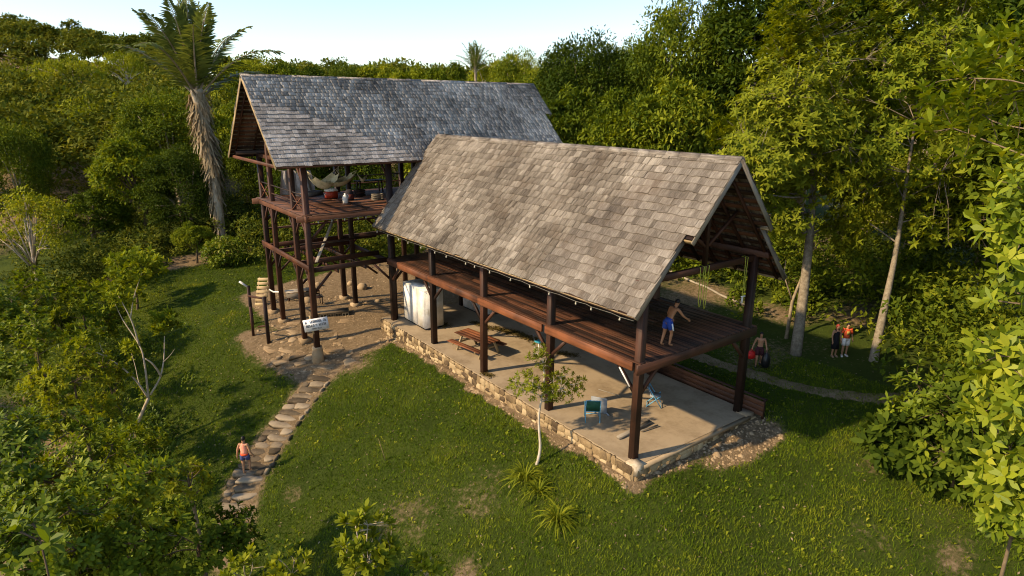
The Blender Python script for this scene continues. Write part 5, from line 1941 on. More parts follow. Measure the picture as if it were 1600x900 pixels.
# ------------------------------------------------------------------ picnic table
pt0, pt1, pt2, pt3 = [Vector(at_z(px, py, .76)) for px, py in ((710, 520), (738, 514), (782, 530), (752, 537))]
ctr = (pt0 + pt1 + pt2 + pt3) / 4
ld = ((pt3 - pt0) + (pt2 - pt1)).normalized()
wd = Vector((-ld.y, ld.x, 0))
pic = thing('picnic_table', (ctr.x, ctr.y, 0), 'red brown picnic table with fixed benches behind the middle post', 'table')
LEN = 2.3
for k in range(4):
    off = (k - 1.5) * .23
    beam('table_board', Vector((ctr.x, ctr.y, .745)) + wd * off - ld * LEN / 2, Vector((ctr.x, ctr.y, .745)) + wd * off + ld * LEN / 2, .20, .045, MWO, pic)
for sg in (-1, 1):
    for k in range(2):
        off = sg * (.66 + k * .17)
        beam('bench_board', Vector((ctr.x, ctr.y, .44)) + wd * off - ld * LEN / 2, Vector((ctr.x, ctr.y, .44)) + wd * off + ld * LEN / 2, .155, .045, MWO, pic)
    e = Vector((ctr.x, ctr.y, 0)) + ld * sg * .8
    beam('cross_arm', e + wd * -.86 + Vector((0, 0, .37)), e + wd * .86 + Vector((0, 0, .37)), .06, .10, MWL, pic)
    beam('cross_arm', e + wd * -.42 + Vector((0, 0, .69)), e + wd * .42 + Vector((0, 0, .69)), .06, .07, MWL, pic)
    for s2 in (-1, 1):
        beam('leg', e + wd * s2 * .62 + Vector((0, 0, 0.0)) + ld * .06, e + wd * s2 * .28 + Vector((0, 0, .70)) + ld * .06, .06, .12, MWL, pic)

# ------------------------------------------------------------------ chairs
def folding_chair(name, base, yaw, label, frame_mat, seat_mat, flat=False):
    o = thing(name, base, label, 'chair')
    M_ = Matrix.Translation(base) @ Matrix.Rotation(yaw, 4, 'Z')
    T_ = lambda p: M_ @ Vector(p)
    for sx in (-.24, .24):
        mb = MB(); mb.tube([T_((sx, -.28, 0)), T_((sx, .24, .82))], .018, 7); mb.build('leg', frame_mat, o, True)
        mb = MB(); mb.tube([T_((sx * .9, .30, 0)), T_((sx * .9, -.22, .50))], .018, 7); mb.build('leg', frame_mat, o, True)
    for (y, z) in ((-.26, .05), (.28, .05), (.24, .82)):
        mb = MB(); mb.tube([T_((-.24, y, z)), T_((.24, y, z))], .014, 6); mb.build('crossbar', frame_mat, o, True)
    mb = MB(); mb.box((0, 0, 0), (.44, .42, .03), tint=0); mb.build('seat', seat_mat, o, m=M_ @ Matrix.Translation((0, -.02, .45)) @ Matrix.Rotation(.06, 4, 'X'))
    mb = MB()
    n = 6
    mb.loft([[(x_, .01 * math.sin(k / n * 3.14) + d_, z_) for x_, d_ in ((-.22, 0), (.22, 0), (.22, .02), (-.22, .02))] for k, z_ in [(i, -.19 + .38 * i / n) for i in range(n + 1)]])
    mb.build('backrest', seat_mat, o, m=M_ @ Matrix.Translation((0, .20, .68)) @ Matrix.Rotation(-.55, 4, 'X'))
    return o
cb = at_z(1022, 633, 0)
folding_chair('folding_chair', (cb[0], cb[1], 0), .69, 'pale blue folding chair with crossed legs near the far side of the slab', MBLUE, MGREY)
# armchair with green webbing
cb = at_z(925, 655, 0)
o = thing('armchair', (cb[0], cb[1], 0), 'blue framed armchair with dark green webbing near the plinth edge', 'chair')
M_ = Matrix.Translation((cb[0], cb[1], 0)) @ Matrix.Rotation(2.45, 4, 'Z')
T_ = lambda p: M_ @ Vector(p)
for sx in (-.27, .27):
    mb = MB(); mb.tube([T_((sx, -.26, 0)), T_((sx, -.25, .62)), T_((sx, .22, .64))], .018, 7); mb.build('arm_frame', MBLUE, o, True)
    mb = MB(); mb.tube([T_((sx, .30, 0)), T_((sx, .20, .42)), T_((sx, .34, .92))], .018, 7); mb.build('back_frame', MBLUE, o, True)
for y, z in ((-.25, .42), (.34, .92), (.2, .42), (-.26, .1)):
    mb = MB(); mb.tube([T_((-.27, y, z)), T_((.27, y, z))], .016, 6); mb.build('crossbar', MBLUE, o, True)
mb = MB(); mb.box((0, -.02, .43), (.5, .46, .02)); mb.build('seat', MGREEN, o, m=M_)
mb = MB(); mb.beam((0, .22, .48), (0, .335, .9), .5, .02, (0, 1, 0)); mb.build('backrest', MGREEN, o, m=M_)
# grey board leaning behind it
gb = thing('grey_panel', (cb[0] + .5, cb[1] + .35, 0), 'grey board standing behind the green armchair', 'panel')
beam('board', (cb[0] + .42, cb[1] + .52, .32), (cb[0] + .74, cb[1] - .02, .32), .04, .64, MGREY, gb)
beam('foot', (cb[0] + .46, cb[1] + .62, .03), (cb[0] + .40, cb[1] + .25, .03), .06, .06, MGREY, gb)
beam('foot', (cb[0] + .82, cb[1] + .12, .03), (cb[0] + .68, cb[1] - .2, .03), .06, .06, MGREY, gb)
# small blue stool
cb = at_z(843, 546, 0)
o = thing('stool', (cb[0], cb[1], 0), 'small bright blue stool among leaf litter under the deck', 'stool')
mb = MB(); mb.box((cb[0], cb[1], .42), (.42, .36, .05)); mb.build('seat', mat_plain('bright_blue_plastic', (.05, .40, .55), .5), o)
for sx in (-.17, .17):
    for sy in (-.14, .14):
        mb = MB(); mb.tube([(cb[0] + sx * 1.2, cb[1] + sy * 1.2, 0), (cb[0] + sx, cb[1] + sy, .41)], .02, 6); mb.build('leg', MWHITE, o, True)
mb = MB(); mb.tube([(cb[0] - .2, cb[1] + .16, .42), (cb[0] - .22, cb[1] + .2, .75), (cb[0] + .1, cb[1] + .2, .75)], .014, 6); mb.build('back_bar', MGREY, o, True)
# boards lying on the slab
a, b = Vector(at_z(966, 684, .06)), Vector(at_z(1016, 659, .06))
o = thing('loose_board', tuple(a), 'dark board lying on the slab behind the corner post', 'board')
beam('board', a, b, .16, .10, MWG, o)
beam('offcut', a.lerp(b, .5) + Vector((.12, -.2, 0)), b + Vector((.02, -.35, 0)), .06, .05, MWG, o)
a, b = Vector(at_z(935, 608, .03)), Vector(at_z(970, 619, .03))
o = thing('thin_stick', tuple(a), 'thin stick lying on the slab beyond the green armchair', 'stick')
beam('stick', a, b, .05, .03, MWG, o)
a, b = Vector(at_z(1040, 372, 4.0)), Vector(at_z(1040, 372, 4.0))

# low board wall along the far edge of the slab
lw = thing('low_board_wall', (6.35, 1.8, -.1), 'low brown board wall along the far edge of the slab', 'wall')
for k in range(3):
    beam('board', (6.38 + random.uniform(-.01, .01), -.75, .02 + k * .205), (6.38, 5.2, .02 + k * .205), .05, .195, MWR, lw)
for y in (-.7, 1.2, 3.2, 5.1):
    beam('stake', (6.45, y, -.3), (6.45, y, .58), .09, .09, MW, lw, (0, 1, 0))
beam('top_board', (6.44, -.8, .60), (6.44, 5.2, .60), .15, .035, MWR, lw)

# ------------------------------------------------------------------ leaf litter on the slab and round the posts
def litter(name, spots_, label, seed):
    r = np.random.default_rng(seed)
    P = []
    for (px0, py0, px1, py1, n_, w_) in spots_:
        a, b = at_z(px0, py0, .02), at_z(px1, py1, .02)
        t = r.random((n_, 1))
        p = a + (b - a) * t + r.normal(0, w_, (n_, 3)) * np.array([1, 1, 0])
        p[:, 2] = .015 + np.abs(r.normal(0, .025, n_))
        P.append(p)
    P = np.concatenate(P)
    n = len(P)
    ax = rand_dirs(n, r) * np.array([1, 1, .35]); nm = np.array([0, 0, 1.]) + rand_dirs(n, r) * .5
    q = leaf_arrays(P, ax, nm, r.uniform(.06, .14, n), r.uniform(.03, .07, n))
    o = put(bpy.data.objects.new(name, leaf_mesh(name, q, r.uniform(0, .6, n), mat_leaf('dry_litter', [(0, (.06, .045, .012)), (.5, (.17, .12, .035)), (1, (.30, .22, .08))], .1, .8, .1))))
    tag(o, label, 'leaf litter', None, 'stuff')
litter('leaf_litter', [(738, 503, 770, 515, 500, .12), (772, 512, 800, 520, 700, .14), (800, 518, 835, 532, 900, .16), (865, 550, 900, 556, 350, .12), (690, 506, 700, 510, 200, .15), (755, 583, 768, 588, 160, .08)], 'dry leaf litter swept into a line across the slab', 220)

# ------------------------------------------------------------------ ropes on the tie beam
def x_on_tie(px, z):
    xs = np.linspace(0, 6, 241)
    u = np.array([project((x, 0, z))[0] for x in xs])
    return float(xs[np.argmin(abs(u - px))])
def rope(name, loops, z0, label):
    x0_ = x_on_tie(loops[0][0], 5.5)
    o = thing(name, (x0_, 0, 4.5), label, 'rope')
    for (px, ybot, w_) in loops:
        x = x_on_tie(px, 5.4)
        zb = 6.0
        while project((x, 0, zb))[1] < ybot and zb > 3.6: zb -= .02
        mb = MB()
        for q in range(1):
            pts = [Vector((x - w_, -.09, 6.22)), Vector((x - w_ * .9, -.10, (6.0 + zb) / 2 + .2)), Vector((x - w_ * .8, -.1, zb + .2)), Vector((x - w_ * .2, -.1, zb)), Vector((x + w_ * .3, -.1, zb + .03)), Vector((x + w_ * .5, -.1, zb + .25)), Vector((x + w_ * .7, -.08, (6.0 + zb) / 2)), Vector((x + w_, -.09, 6.22))]
            mb.tube([pts[0] + Vector((0, .17, .02))] + pts + [pts[-1] + Vector((0, .17, .02))], .015, 6)
        mb.build('loop', MROPE, o, True)
    return o
rope('hanging_rope', [(1091, 478, .10), (1099, 481, .09)], 6, 'yellow rope loops hanging from the gable beam above the bather')
rope('hanging_rope', [(1160, 468, .07)], 6, 'shorter yellow rope hanging beside the far corner post')
mb = MB(); x = x_on_tie(1158, 5.0)
zz = 6.0
while project((x, 0, zz))[1] < 462: zz -= .02
mb.box((x, -.1, zz), (.22, .05, .05)); mb.box((x - .04, -.1, zz - .12), (.06, .05, .26))
o = thing('rope_handle', (x, -.1, zz), 'white plastic handle on the shorter yellow rope', 'handle')
mb.build('grip', MWHITE, o)

# ------------------------------------------------------------------ string lights
def string_lights(p0, p1, n_, sag, label):
    o = thing('string_lights', tuple(p0), label, 'string lights')
    p0, p1 = Vector(p0), Vector(p1)
    mb = MB()
    pts = []
    for i in range(n_ * 2 + 1):
        t = (i + (random.uniform(-.5, .5) if 0 < i < n_ * 2 else 0)) / (n_ * 2)
        pts.append(p0.lerp(p1, t) + Vector((0, 0, -sag * (1 if i % 2 else 0))))
    mb.tube(pts, .009, 4)
    mb.build('wire', MWIRE, o)
    bm_ = MB()
    rings = []
    for z, r_ in ((0, .012), (-.04, .014), (-.055, .026), (-.09, .032), (-.115, .02), (-.125, .004)):
        rings.append([(r_ * math.cos(k * math.pi / 4), r_ * math.sin(k * math.pi / 4), z) for k in range(8)])
    bm_.loft(rings)
    bme = bm_.mesh('bulb', MBULB, True)
    for i in range(1, n_ * 2, 2):
        link_mesh('bulb', bme, o, Matrix.Translation(pts[i]) @ Matrix.Rotation(random.uniform(-.3, .3), 4, 'X'))
    return o
string_lights((EX + .05, EYN + .1, EZ - .12), (EX + .05, YF - .1, EZ - .12), 16, .03, 'string of small white bulbs under the brown roof eave')
string_lights((TX0 + 1.6, TY[0] - .26, ZU - .30), (1.0, TY[0] - .26, ZU - .30), 8, .03, 'string of small white bulbs along the upper floor edge')
o = thing('sagging_cable', (.2, 0, 5), 'grey cable sagging along the inside of the pavilion eave', 'cable')
mb = MB()
pts = []
for i in range(4):
    for k in range(8):
        t = k / 8
        pts.append((.16, PY[i] + (PY[i + 1] - PY[i]) * t, 5.1 - .5 * 4 * t * (1 - t) * .5))
mb.tube(pts, .012, 5)
mb.build('cable', MWIRE, o)

# ------------------------------------------------------------------ things on the upper floor of the tall house
MCREAM = mat_plain('cream_canvas', (.66, .58, .36), .85, .1, 0, .3, 3)
MNET = mat_plain('grey_white_cloth', (.42, .40, .40), .9, .1, 0, .3, 2)
def hammock(a, b, sag, w_, label, mat):
    a, b = Vector(a), Vector(b)
    o = thing('hammock', tuple((a + b) / 2 - Vector((0, 0, sag))), label, 'hammock')
    d = (b - a); d.z = 0; d.normalize(); s_ = Vector((-d.y, d.x, 0))
    n_ = 14
    rows = []
    for i in range(n_ + 1):
        t = .12 + .76 * i / n_
        c = a.lerp(b, t) - Vector((0, 0, sag * 4 * t * (1 - t)))
        hw = w_ * math.sin(math.pi * (.08 + .84 * i / n_)) ** .6
        rows.append([c + s_ * (k * hw / 3) + Vector((0, 0, (abs(k) / 3) ** 2 * hw * .55)) for k in range(-3, 4)])
    V = [p for r_ in rows for p in r_]
    V += [p + Vector((0, 0, .02)) for p in V]
    m_ = len(rows) * 7
    F = []
    for i in range(n_):
        for k in range(6):
            q = (i * 7 + k, i * 7 + k + 1, i * 7 + k + 8, i * 7 + k + 7)
            F.append(q); F.append(tuple(m_ + v for v in reversed(q)))
    mb = MB(); mb.add(V, F); mb.build('cloth', mat, o, True)
    for e, r_ in ((a, rows[0]), (b, rows[-1])):
        mb = MB()
        for k in (0, 2, 4, 6): mb.tube([e, r_[k]], .012, 4)
        mb.build('cords', MROPE if False else mat, o)
    return o
hammock(at_d(508, 285, 36.2), at_d(558, 266, 37.2), .55, .6, 'long cream hammock slung across the upper floor', MCREAM)
hammock(at_d(480, 268, 35.2), at_d(529, 260, 37.0), 1.15, .65, 'deep hanging cream hammock beside the corner post', MCREAM)
hammock(at_d(558, 271, 37), at_d(573, 274, 37.2), .45, .35, 'small cream hammock farther along the upper floor', MCREAM)
def fl(px, py): 
    p = at_z(px, py, ZU + .01); return (p[0], p[1], ZU)
p = fl(518, 309)
o = thing('cool_box', p, 'red cool box with a white lid on the upper floor', 'cool box')
mb = MB(); mb.box((p[0], p[1], ZU + .2), (.62, .42, .38)); mb.build('body', mat_plain('red_plastic', (.45, .05, .02), .5), o)
mb = MB(); mb.loft([[(p[0] + sx * .33 * k, p[1] + sy * .23 * k, ZU + z) for sx, sy in ((-1, -1), (1, -1), (1, 1), (-1, 1))] for z, k in ((.39, 1), (.46, 1), (.54, .7))]); mb.build('lid', MWHITE, o)
mb = MB(); mb.tube([(p[0] - .34, p[1], ZU + .3), (p[0] - .38, p[1], ZU + .2), (p[0] - .34, p[1], ZU + .12)], .015, 5); mb.build('handle', MWHITE, o)
p = fl(540, 317)
o = thing('water_jug', p, 'white jug standing near the floor edge right of the cool box', 'jug')
mb = MB(); mb.loft([[(p[0] + r_ * math.cos(k * .6283), p[1] + r_ * math.sin(k * .6283), ZU + z) for k in range(10)] for z, r_ in ((0, .15), (.3, .16), (.4, .12), (.45, .06), (.52, .06))]); mb.build('body', MWHITE, o, True)
mb = MB(); mb.tube([(p[0] + .1, p[1], ZU + .45), (p[0] + .2, p[1], ZU + .4), (p[0] + .16, p[1], ZU + .25)], .02, 5); mb.build('handle', MWHITE, o)
p = fl(546, 312)
o = thing('backpack', p, 'dark backpack slumped behind the white jug', 'bag')
mb = MB(); mb.loft([[(p[0] + r_ * 1.2 * math.cos(k * .6283), p[1] + r_ * math.sin(k * .6283), ZU + z) for k in range(10)] for z, r_ in ((0, .22), (.2, .25), (.45, .2), (.58, .1))]); mb.build('body', mat_plain('dark_cloth', (.035, .03, .04), .9), o, True)
mb = MB(); mb.box((p[0], p[1] - .24, ZU + .2), (.3, .08, .25)); mb.build('pocket', mat_plain('dark_red_cloth', (.12, .03, .025), .9), o)
# grey bedding and a pale draped net
a = Vector(fl(480, 308)); b = Vector(fl(506, 303))
o = thing('bedding', tuple(a), 'grey mattress on the upper floor by the corner post', 'mattress')
d = (b - a).normalized(); pd = Vector((-d.y, d.x, 0))
mb = MB()
rings = []
for t in (0, .03, .5, .97, 1):
    k = .9 if t in (0, 1) else 1
    c = a.lerp(b, t) + pd * .6
    rings.append([c + pd * (-.6 * k) + Vector((0, 0, .01)), c + pd * (.6 * k) + Vector((0, 0, .01)), c + pd * (.6 * k) + Vector((0, 0, .22 * k)), c + pd * (-.6 * k) + Vector((0, 0, .22 * k))])
mb.loft(rings); mb.build('mattress', mat_plain('grey_bedding', (.20, .18, .17), .9), o)
for i, (px, lab) in enumerate([(452, 'pale draped sheet hanging behind the outer left posts'), (476, 'pale draped sheet hanging just left of the corner post')]):
    c = Vector(fl(px, 306)) + Vector((.25, .55, 0))
    o = thing('draped_sheet', tuple(c), lab, 'cloth')
    rows = []
    for z in (0.02, .35, .7, 1.05, 1.4):
        rows.append([c + Vector((u * .1 * (1.1 - z * .35), .12 * math.sin(u * 1.3 + z * 2 + i), z)) for u in range(-6, 7)])
    V = [p_ for r_ in rows for p_ in r_]; n0 = len(V)
    V += [p_ + Vector((0, .02, 0)) for p_ in V]
    F = []
    for j in range(4):
        for k in range(12):
            q = (j * 13 + k, j * 13 + k + 1, j * 13 + k + 14, j * 13 + k + 13)
            F.append(q); F.append(tuple(n0 + v for v in reversed(q)))
    mb = MB(); mb.add(V, F); mb.build('sheet', MNET, o, True)
    mb = MB(); mb.tube([c + Vector((-.55, .05, 1.42)), c + Vector((.55, .05, 1.42))], .015, 5); mb.build('line', MWIRE, o)
p = Vector(at_z(497, 475, -.65))
o = thing('wooden_chair', tuple(p), 'dark wooden chair in the shade behind the corner post', 'chair')
for sx in (-.22, .22):
    beam('leg', p + Vector((sx, -.2, 0)), p + Vector((sx, -.2, .45)), .05, .05, MW, o, (0, 1, 0))
    beam('leg', p + Vector((sx, .2, 0)), p + Vector((sx, .28, 1.0)), .05, .05, MW, o, (0, 1, 0))
beam('seat', p + Vector((-.26, 0, .46)), p + Vector((.26, 0, .46)), .48, .04, MW, o)
for z in (.62, .76, .9): beam('back_slat', p + Vector((-.24, .22 + (z - .45) * .14, z)), p + Vector((.24, .22 + (z - .45) * .14, z)), .02, .09, MW, o)
# rail lying on the grass beyond the pavilion
a, b = Vector(at_z(1045, 443, .05)), Vector(at_z(1163, 487, .05))
a.z, b.z = gz(a.x, a.y) + .06, gz(b.x, b.y) + .06
o = thing('pale_pole', tuple(a), 'long pale pole lying on the ground beyond the pavilion', 'pole')
mb = MB(); n_ = 10
mb.tube([(a.x + (b.x - a.x) * i / n_, a.y + (b.y - a.y) * i / n_, gz(a.x + (b.x - a.x) * i / n_, a.y + (b.y - a.y) * i / n_) + .07) for i in range(n_ + 1)], .07, 7)
mb.build('pole', MWG, o, True)
# dead stalk on the lawn
a = np.array(on_ground(603, 722))
o = thing('dry_stalk', tuple(a), 'single dry stalk sticking up from the worn lawn', 'stalk')
mb = MB(); mb.tube([a, np.array(at_d(591, 685, float((a - CAM) @ _F)))], [.014, .006], 5); mb.build('stalk', MWL, o)

# rubble and fallen leaves on the bare ground
def rubble(seed=230):
    r = np.random.default_rng(seed)
    V, cnt, lo, tn = [], [], [], []
    base = np.array([(1, 0, 0), (.2, .9, 0), (-.9, .4, 0), (-.6, -.8, 0), (.5, -.85, 0), (.3, .1, .7), (-.3, -.1, .55)])
    F = [(0, 1, 5), (1, 2, 6), (1, 6, 5), (2, 3, 6), (3, 4, 6), (4, 5, 6), (4, 0, 5)]
    k = 0
    while k < 1500:
        px, py = r.uniform(400, 640), r.uniform(430, 600)
        if r.random() < .3:
            p = np.array([r.uniform(-.9, 6.6), r.uniform(-2.4, -.5), 0.0])
        elif r.random() < .3:
            p = np.array([-.5 - abs(r.normal(0, .35)), r.uniform(-.5, 17.5), 0.0])
        else:
            p = np.array(at_z(px, py, -1.0))
        if dirt_mask(np.array([p[0]]), np.array([p[1]]))[0] < .55: continue
        if -.42 < p[0] < 6.3 and -.5 < p[1] < 18.5: continue
        z = gz(p[0], p[1])
        s_ = r.uniform(.02, .075) * (1 + (r.random() < .1) * 1.2)
        a = r.uniform(0, 6.28)
        M2 = np.array([[math.cos(a), -math.sin(a), 0], [math.sin(a), math.cos(a), 0], [0, 0, 1]])
        q = (base * r.uniform(.7, 1.3, (7, 3))) @ M2.T * s_ + np.array([p[0], p[1], z - .005])
        b = len(V) * 7
        V.append(q)
        for f in F:
            lo.extend([b + i for i in f]); cnt.append(3); tn.append(r.random())
        k += 1
    me = mesh_np('rubble', np.concatenate(V), cnt, lo, MROCK, False, tn)
    tag(put(bpy.data.objects.new('rubble', me)), 'small stones scattered over the bare ground round both buildings', 'rubble', None, 'stuff')


rubble()


def fallen_leaves(seed=231):
    r = np.random.default_rng(seed)
    n = 5200
    x, y = r.uniform(-14, 16, n), r.uniform(-10, 30, n)
    keep = ~((x > -.5) & (x < 6.4) & (y > -.6) & (y < 18.5))
    x, y = x[keep], y[keep]
    n = len(x)
    p = np.stack([x, y, ground_z(x, y) + r.uniform(.01, .07, n)], 1)
    q = leaf_arrays(p, rand_dirs(n, r) * np.array([1, 1, .3]), np.array([0, 0, 1.]) + rand_dirs(n, r) * .5, r.uniform(.06, .13, n), r.uniform(.03, .06, n))
    o = put(bpy.data.objects.new('fallen_leaves', leaf_mesh('fallen_leaves', q, r.uniform(0, 1, n), LV_DRY)))
    tag(o, 'dry fallen leaves scattered over lawn and bare ground', 'leaves', None, 'stuff')


fallen_leaves()

# a table and crates in the dim back of the upper floor
p = fl(578, 300)
o = thing('trestle_table', p, 'dark trestle table in the dim right part of the upper floor', 'table')
for k in range(3):
    beam('board', (p[0] - .9, p[1] - .25 + k * .25, ZU + .72), (p[0] + .9, p[1] - .25 + k * .25, ZU + .72), .22, .04, MW, o)
for sx in (-.75, .75):
    for sy in (-.25, .25):
        beam('leg', (p[0] + sx, p[1] + sy, ZU), (p[0] + sx * .92, p[1] + sy * .8, ZU + .70), .07, .07, MW, o, (0, 1, 0))
for i, (px, py, mat, lab) in enumerate([(590, 312, MWG, 'grey slatted crate near the floor edge by the inner post'), (562, 305, MW, 'dark slatted crate behind the white jug')]):
    p = fl(px, py)
    o = thing('crate', p, lab, 'crate')
    for z in (.05, .17, .29):
        for sy in (-.2, .2): beam('slat', (p[0] - .28, p[1] + sy, ZU + z), (p[0] + .28, p[1] + sy, ZU + z), .02, .09, mat, o)
        for sx in (-.28, .28): beam('slat', (p[0] + sx, p[1] - .19, ZU + z), (p[0] + sx, p[1] + .19, ZU + z), .02, .09, mat, o)
    beam('floor', (p[0] - .27, p[1], ZU + .02), (p[0] + .27, p[1], ZU + .02), .38, .02, mat, o)
# ------------------------------------------------------------------ people
MSKIN = [mat_plain('brown_skin', (.33, .155, .075), .5, .35, 0, .1, 6), mat_plain('light_brown_skin', (.42, .22, .125), .5, .35, 0, .1, 6)]
MHAIR = mat_plain('black_hair', (.012, .009, .008), .5)


def person(base, yaw, H, label, pose, clothes, skin=0, hair=MHAIR, hair_long=False, group=None):
    """one skinned body; joints in fractions of the height, local +y is forward, +x the person's right"""
    J = dict(pelvis=(0, 0, .525), waist=(0, 0, .60), chest=(0, .0, .72), neck=(0, 0, .825), headb=(0, .012, .865), headm=(0, .018, .92), headt=(0, .010, .972),
             shR=(.095, 0, .80), elR=(.135, -.01, .635), wrR=(.145, .03, .495), shL=(-.095, 0, .80), elL=(-.135, -.01, .635), wrL=(-.145, .03, .495),
             hipR=(.05, 0, .495), knR=(.055, .012, .28), anR=(.055, -.005, .045), toR=(.065, .075, .018),
             hipL=(-.05, 0, .495), knL=(-.055, .012, .28), anL=(-.055, -.005, .045), toL=(-.065, .075, .018))
    J.update(pose)
    Rd = dict(pelvis=(.072, .056), waist=(.066, .048), chest=(.080, .055), neck=(.030, .032), headb=(.038, .046), headm=(.046, .056), headt=(.034, .040),
              shR=.038, elR=.024, wrR=.017, hipR=.056, knR=.036, anR=.022, toR=.02)
    for k in list(Rd):
        if k.endswith('R'): Rd[k[:-1] + 'L'] = Rd[k]
    edges = [('pelvis', 'waist'), ('waist', 'chest'), ('chest', 'neck'), ('neck', 'headb'), ('headb', 'headm'), ('headm', 'headt')]
    for s_ in 'RL':
        edges += [('chest', 'sh' + s_), ('sh' + s_, 'el' + s_), ('el' + s_, 'wr' + s_), ('pelvis', 'hip' + s_), ('hip' + s_, 'kn' + s_), ('kn' + s_, 'an' + s_), ('an' + s_, 'to' + s_)]
    names_ = list(J)
    V = {k: Vector(J[k]) for k in names_}
    # nose and hands with five fingers
    V['nose'] = V['headm'] + Vector((0, .062, -.008)); Rd['nose'] = .009
    edges.append(('headm', 'nose'))
    for s_, sg in (('R', 1), ('L', -1)):
        e, w_ = V['el' + s_], V['wr' + s_]
        d = (w_ - e).normalized()
        side = d.cross(Vector((0, 1, 0)) if abs(d.y) < .8 else Vector((0, 0, 1))).normalized()
        fw = side.cross(d).normalized()
        pal = w_ + d * .035
        V['palm' + s_] = pal; Rd['palm' + s_] = (.020, .012)
        edges.append(('wr' + s_, 'palm' + s_))
        for i, (off, ln) in enumerate(((-.018, .034), (-.006, .041), (.006, .040), (.018, .031))):
            k1, k2 = 'f%d%s' % (i, s_), 'g%d%s' % (i, s_)
            V[k1] = pal + d * .02 + fw * off
            V[k2] = V[k1] + d * ln * .8 + side * ln * .35
            Rd[k1], Rd[k2] = .0062, .0045
            edges += [('palm' + s_, k1), (k1, k2)]
        V['t1' + s_] = w_ + d * .02 + fw * .026; V['t2' + s_] = V['t1' + s_] + d * .025 + fw * .012
        Rd['t1' + s_], Rd['t2' + s_] = .0075, .0055
        edges += [('wr' + s_, 't1' + s_), ('t1' + s_, 't2' + s_)]
    keys = list(V)
    me = bpy.data.meshes.new('skeleton')
    me.from_pydata([tuple(V[k] * H) for k in keys], [(keys.index(a), keys.index(b)) for a, b in edges], [])
    ob = bpy.data.objects.new('skeleton', me)
    col.objects.link(ob)
    md = ob.modifiers.new('Skin', 'SKIN')
    md.use_smooth_shade = True
    if not me.skin_vertices:
        raise RuntimeError('no skin layer')
    for i, k in enumerate(keys):
        r_ = Rd[k]
        r_ = r_ if isinstance(r_, tuple) else (r_, r_)
        me.skin_vertices[0].data[i].radius = (r_[0] * H, r_[1] * H)
        me.skin_vertices[0].data[i].use_root = (k == 'pelvis')
    sb = ob.modifiers.new('Sub', 'SUBSURF')
    sb.levels = sb.render_levels = 2
    dg = bpy.context.evaluated_depsgraph_get()
    bm_ = bpy.data.meshes.new_from_object(ob.evaluated_get(dg))
    bpy.data.objects.remove(ob)
    bm_.materials.clear()
    bm_.materials.append(MSKIN[skin])
    o = thing('person', base, label, 'person', group)
    M_ = Matrix.Translation(base) @ Matrix.Rotation(yaw, 4, 'Z')
    link_mesh('body', bm_, o, M_)
    P = lambda k: V[k] * H

    def ring(c, ax, fw_, rx, ry, n_=14):
        ax = Vector(ax).normalized()
        f = Vector(fw_); f = (f - ax * f.dot(ax)).normalized()
        s2 = f.cross(ax)
        return [c + s2 * (rx * H * math.cos(t * 2 * math.pi / n_)) + f * (ry * H * math.sin(t * 2 * math.pi / n_)) for t in range(n_)]

    def tube_cloth(mb, a, b, ra, rb, ext0=0.0, ext1=1.0):
        A, B = P(a), P(b)
        ax = B - A
        mb.loft([ring(A.lerp(B, ext0 + (ext1 - ext0) * t), ax, (0, 1, .01), ra + (rb - ra) * t, ra + (rb - ra) * t) for t in (0, .33, .66, 1)], cap=True)

    for cl in clothes:
        kind, mat = cl[0], cl[1]
        mb = MB()
        if kind == 'shorts':
            ln = cl[2] if len(cl) > 2 else .75
            ax = P('waist') - P('pelvis')
            mb.loft([ring(P('pelvis') - ax * .55, ax, (0, 1, 0), .078, .066), ring(P('pelvis'), ax, (0, 1, 0), .088, .072), ring(P('pelvis').lerp(P('waist'), .75), ax, (0, 1, 0), .076, .060)])
            for s_ in 'RL': tube_cloth(mb, 'hip' + s_, 'kn' + s_, .066, .058, -.12, ln)
            mb.build('shorts', mat, o, True, M_)
        elif kind == 'stripe':
            for s_, sg in (('R', 1), ('L', -1)):
                a_, b_ = P('hip' + s_), P('kn' + s_)
                q = Vector((sg * .064 * H, 0, 0))
                mb.beam(a_ + q, a_.lerp(b_, .7) + q, .03 * H, .012 * H, (1, 0, 0))
            mb.build('side_stripe', mat, o, False, M_)
        elif kind in ('shirt', 'tank'):
            ax = P('chest') - P('waist')
            mb.loft([ring(P('pelvis').lerp(P('waist'), .2), ax, (0, 1, 0), .088, .070), ring(P('waist'), ax, (0, 1, 0), .078, .060), ring(P('chest'), ax, (0, 1, 0), .098, .068), ring(P('chest').lerp(P('neck'), .62), ax, (0, 1, 0), .088 if kind == 'shirt' else .06, .055), ring(P('chest').lerp(P('neck'), .85), ax, (0, 1, 0), .045, .042)])
            if kind == 'shirt':
                for s_ in 'RL': tube_cloth(mb, 'sh' + s_, 'el' + s_, .046, .040, -.15, .8)
            mb.build(kind if kind == 'shirt' else 'tank_top', mat, o, True, M_)
        elif kind == 'sash':
            ax = P('waist') - P('pelvis')
            mb.loft([ring(P('pelvis').lerp(P('waist'), t), ax, (0, 1, 0), .092, .075) for t in (-.1, .45)])
            mb.build('waist_band', mat, o, True, M_)
        elif kind == 'print':
            c = P('chest') + Vector((0, .071 * H, -.02 * H))
            mb.box(c, (.09 * H, .008 * H, .10 * H)); mb.build('chest_print', mat, o, False, M_)
        elif kind == 'dress':
            ax = Vector((0, 0, 1))
            kz = P('knR').lerp(P('knL'), .5)
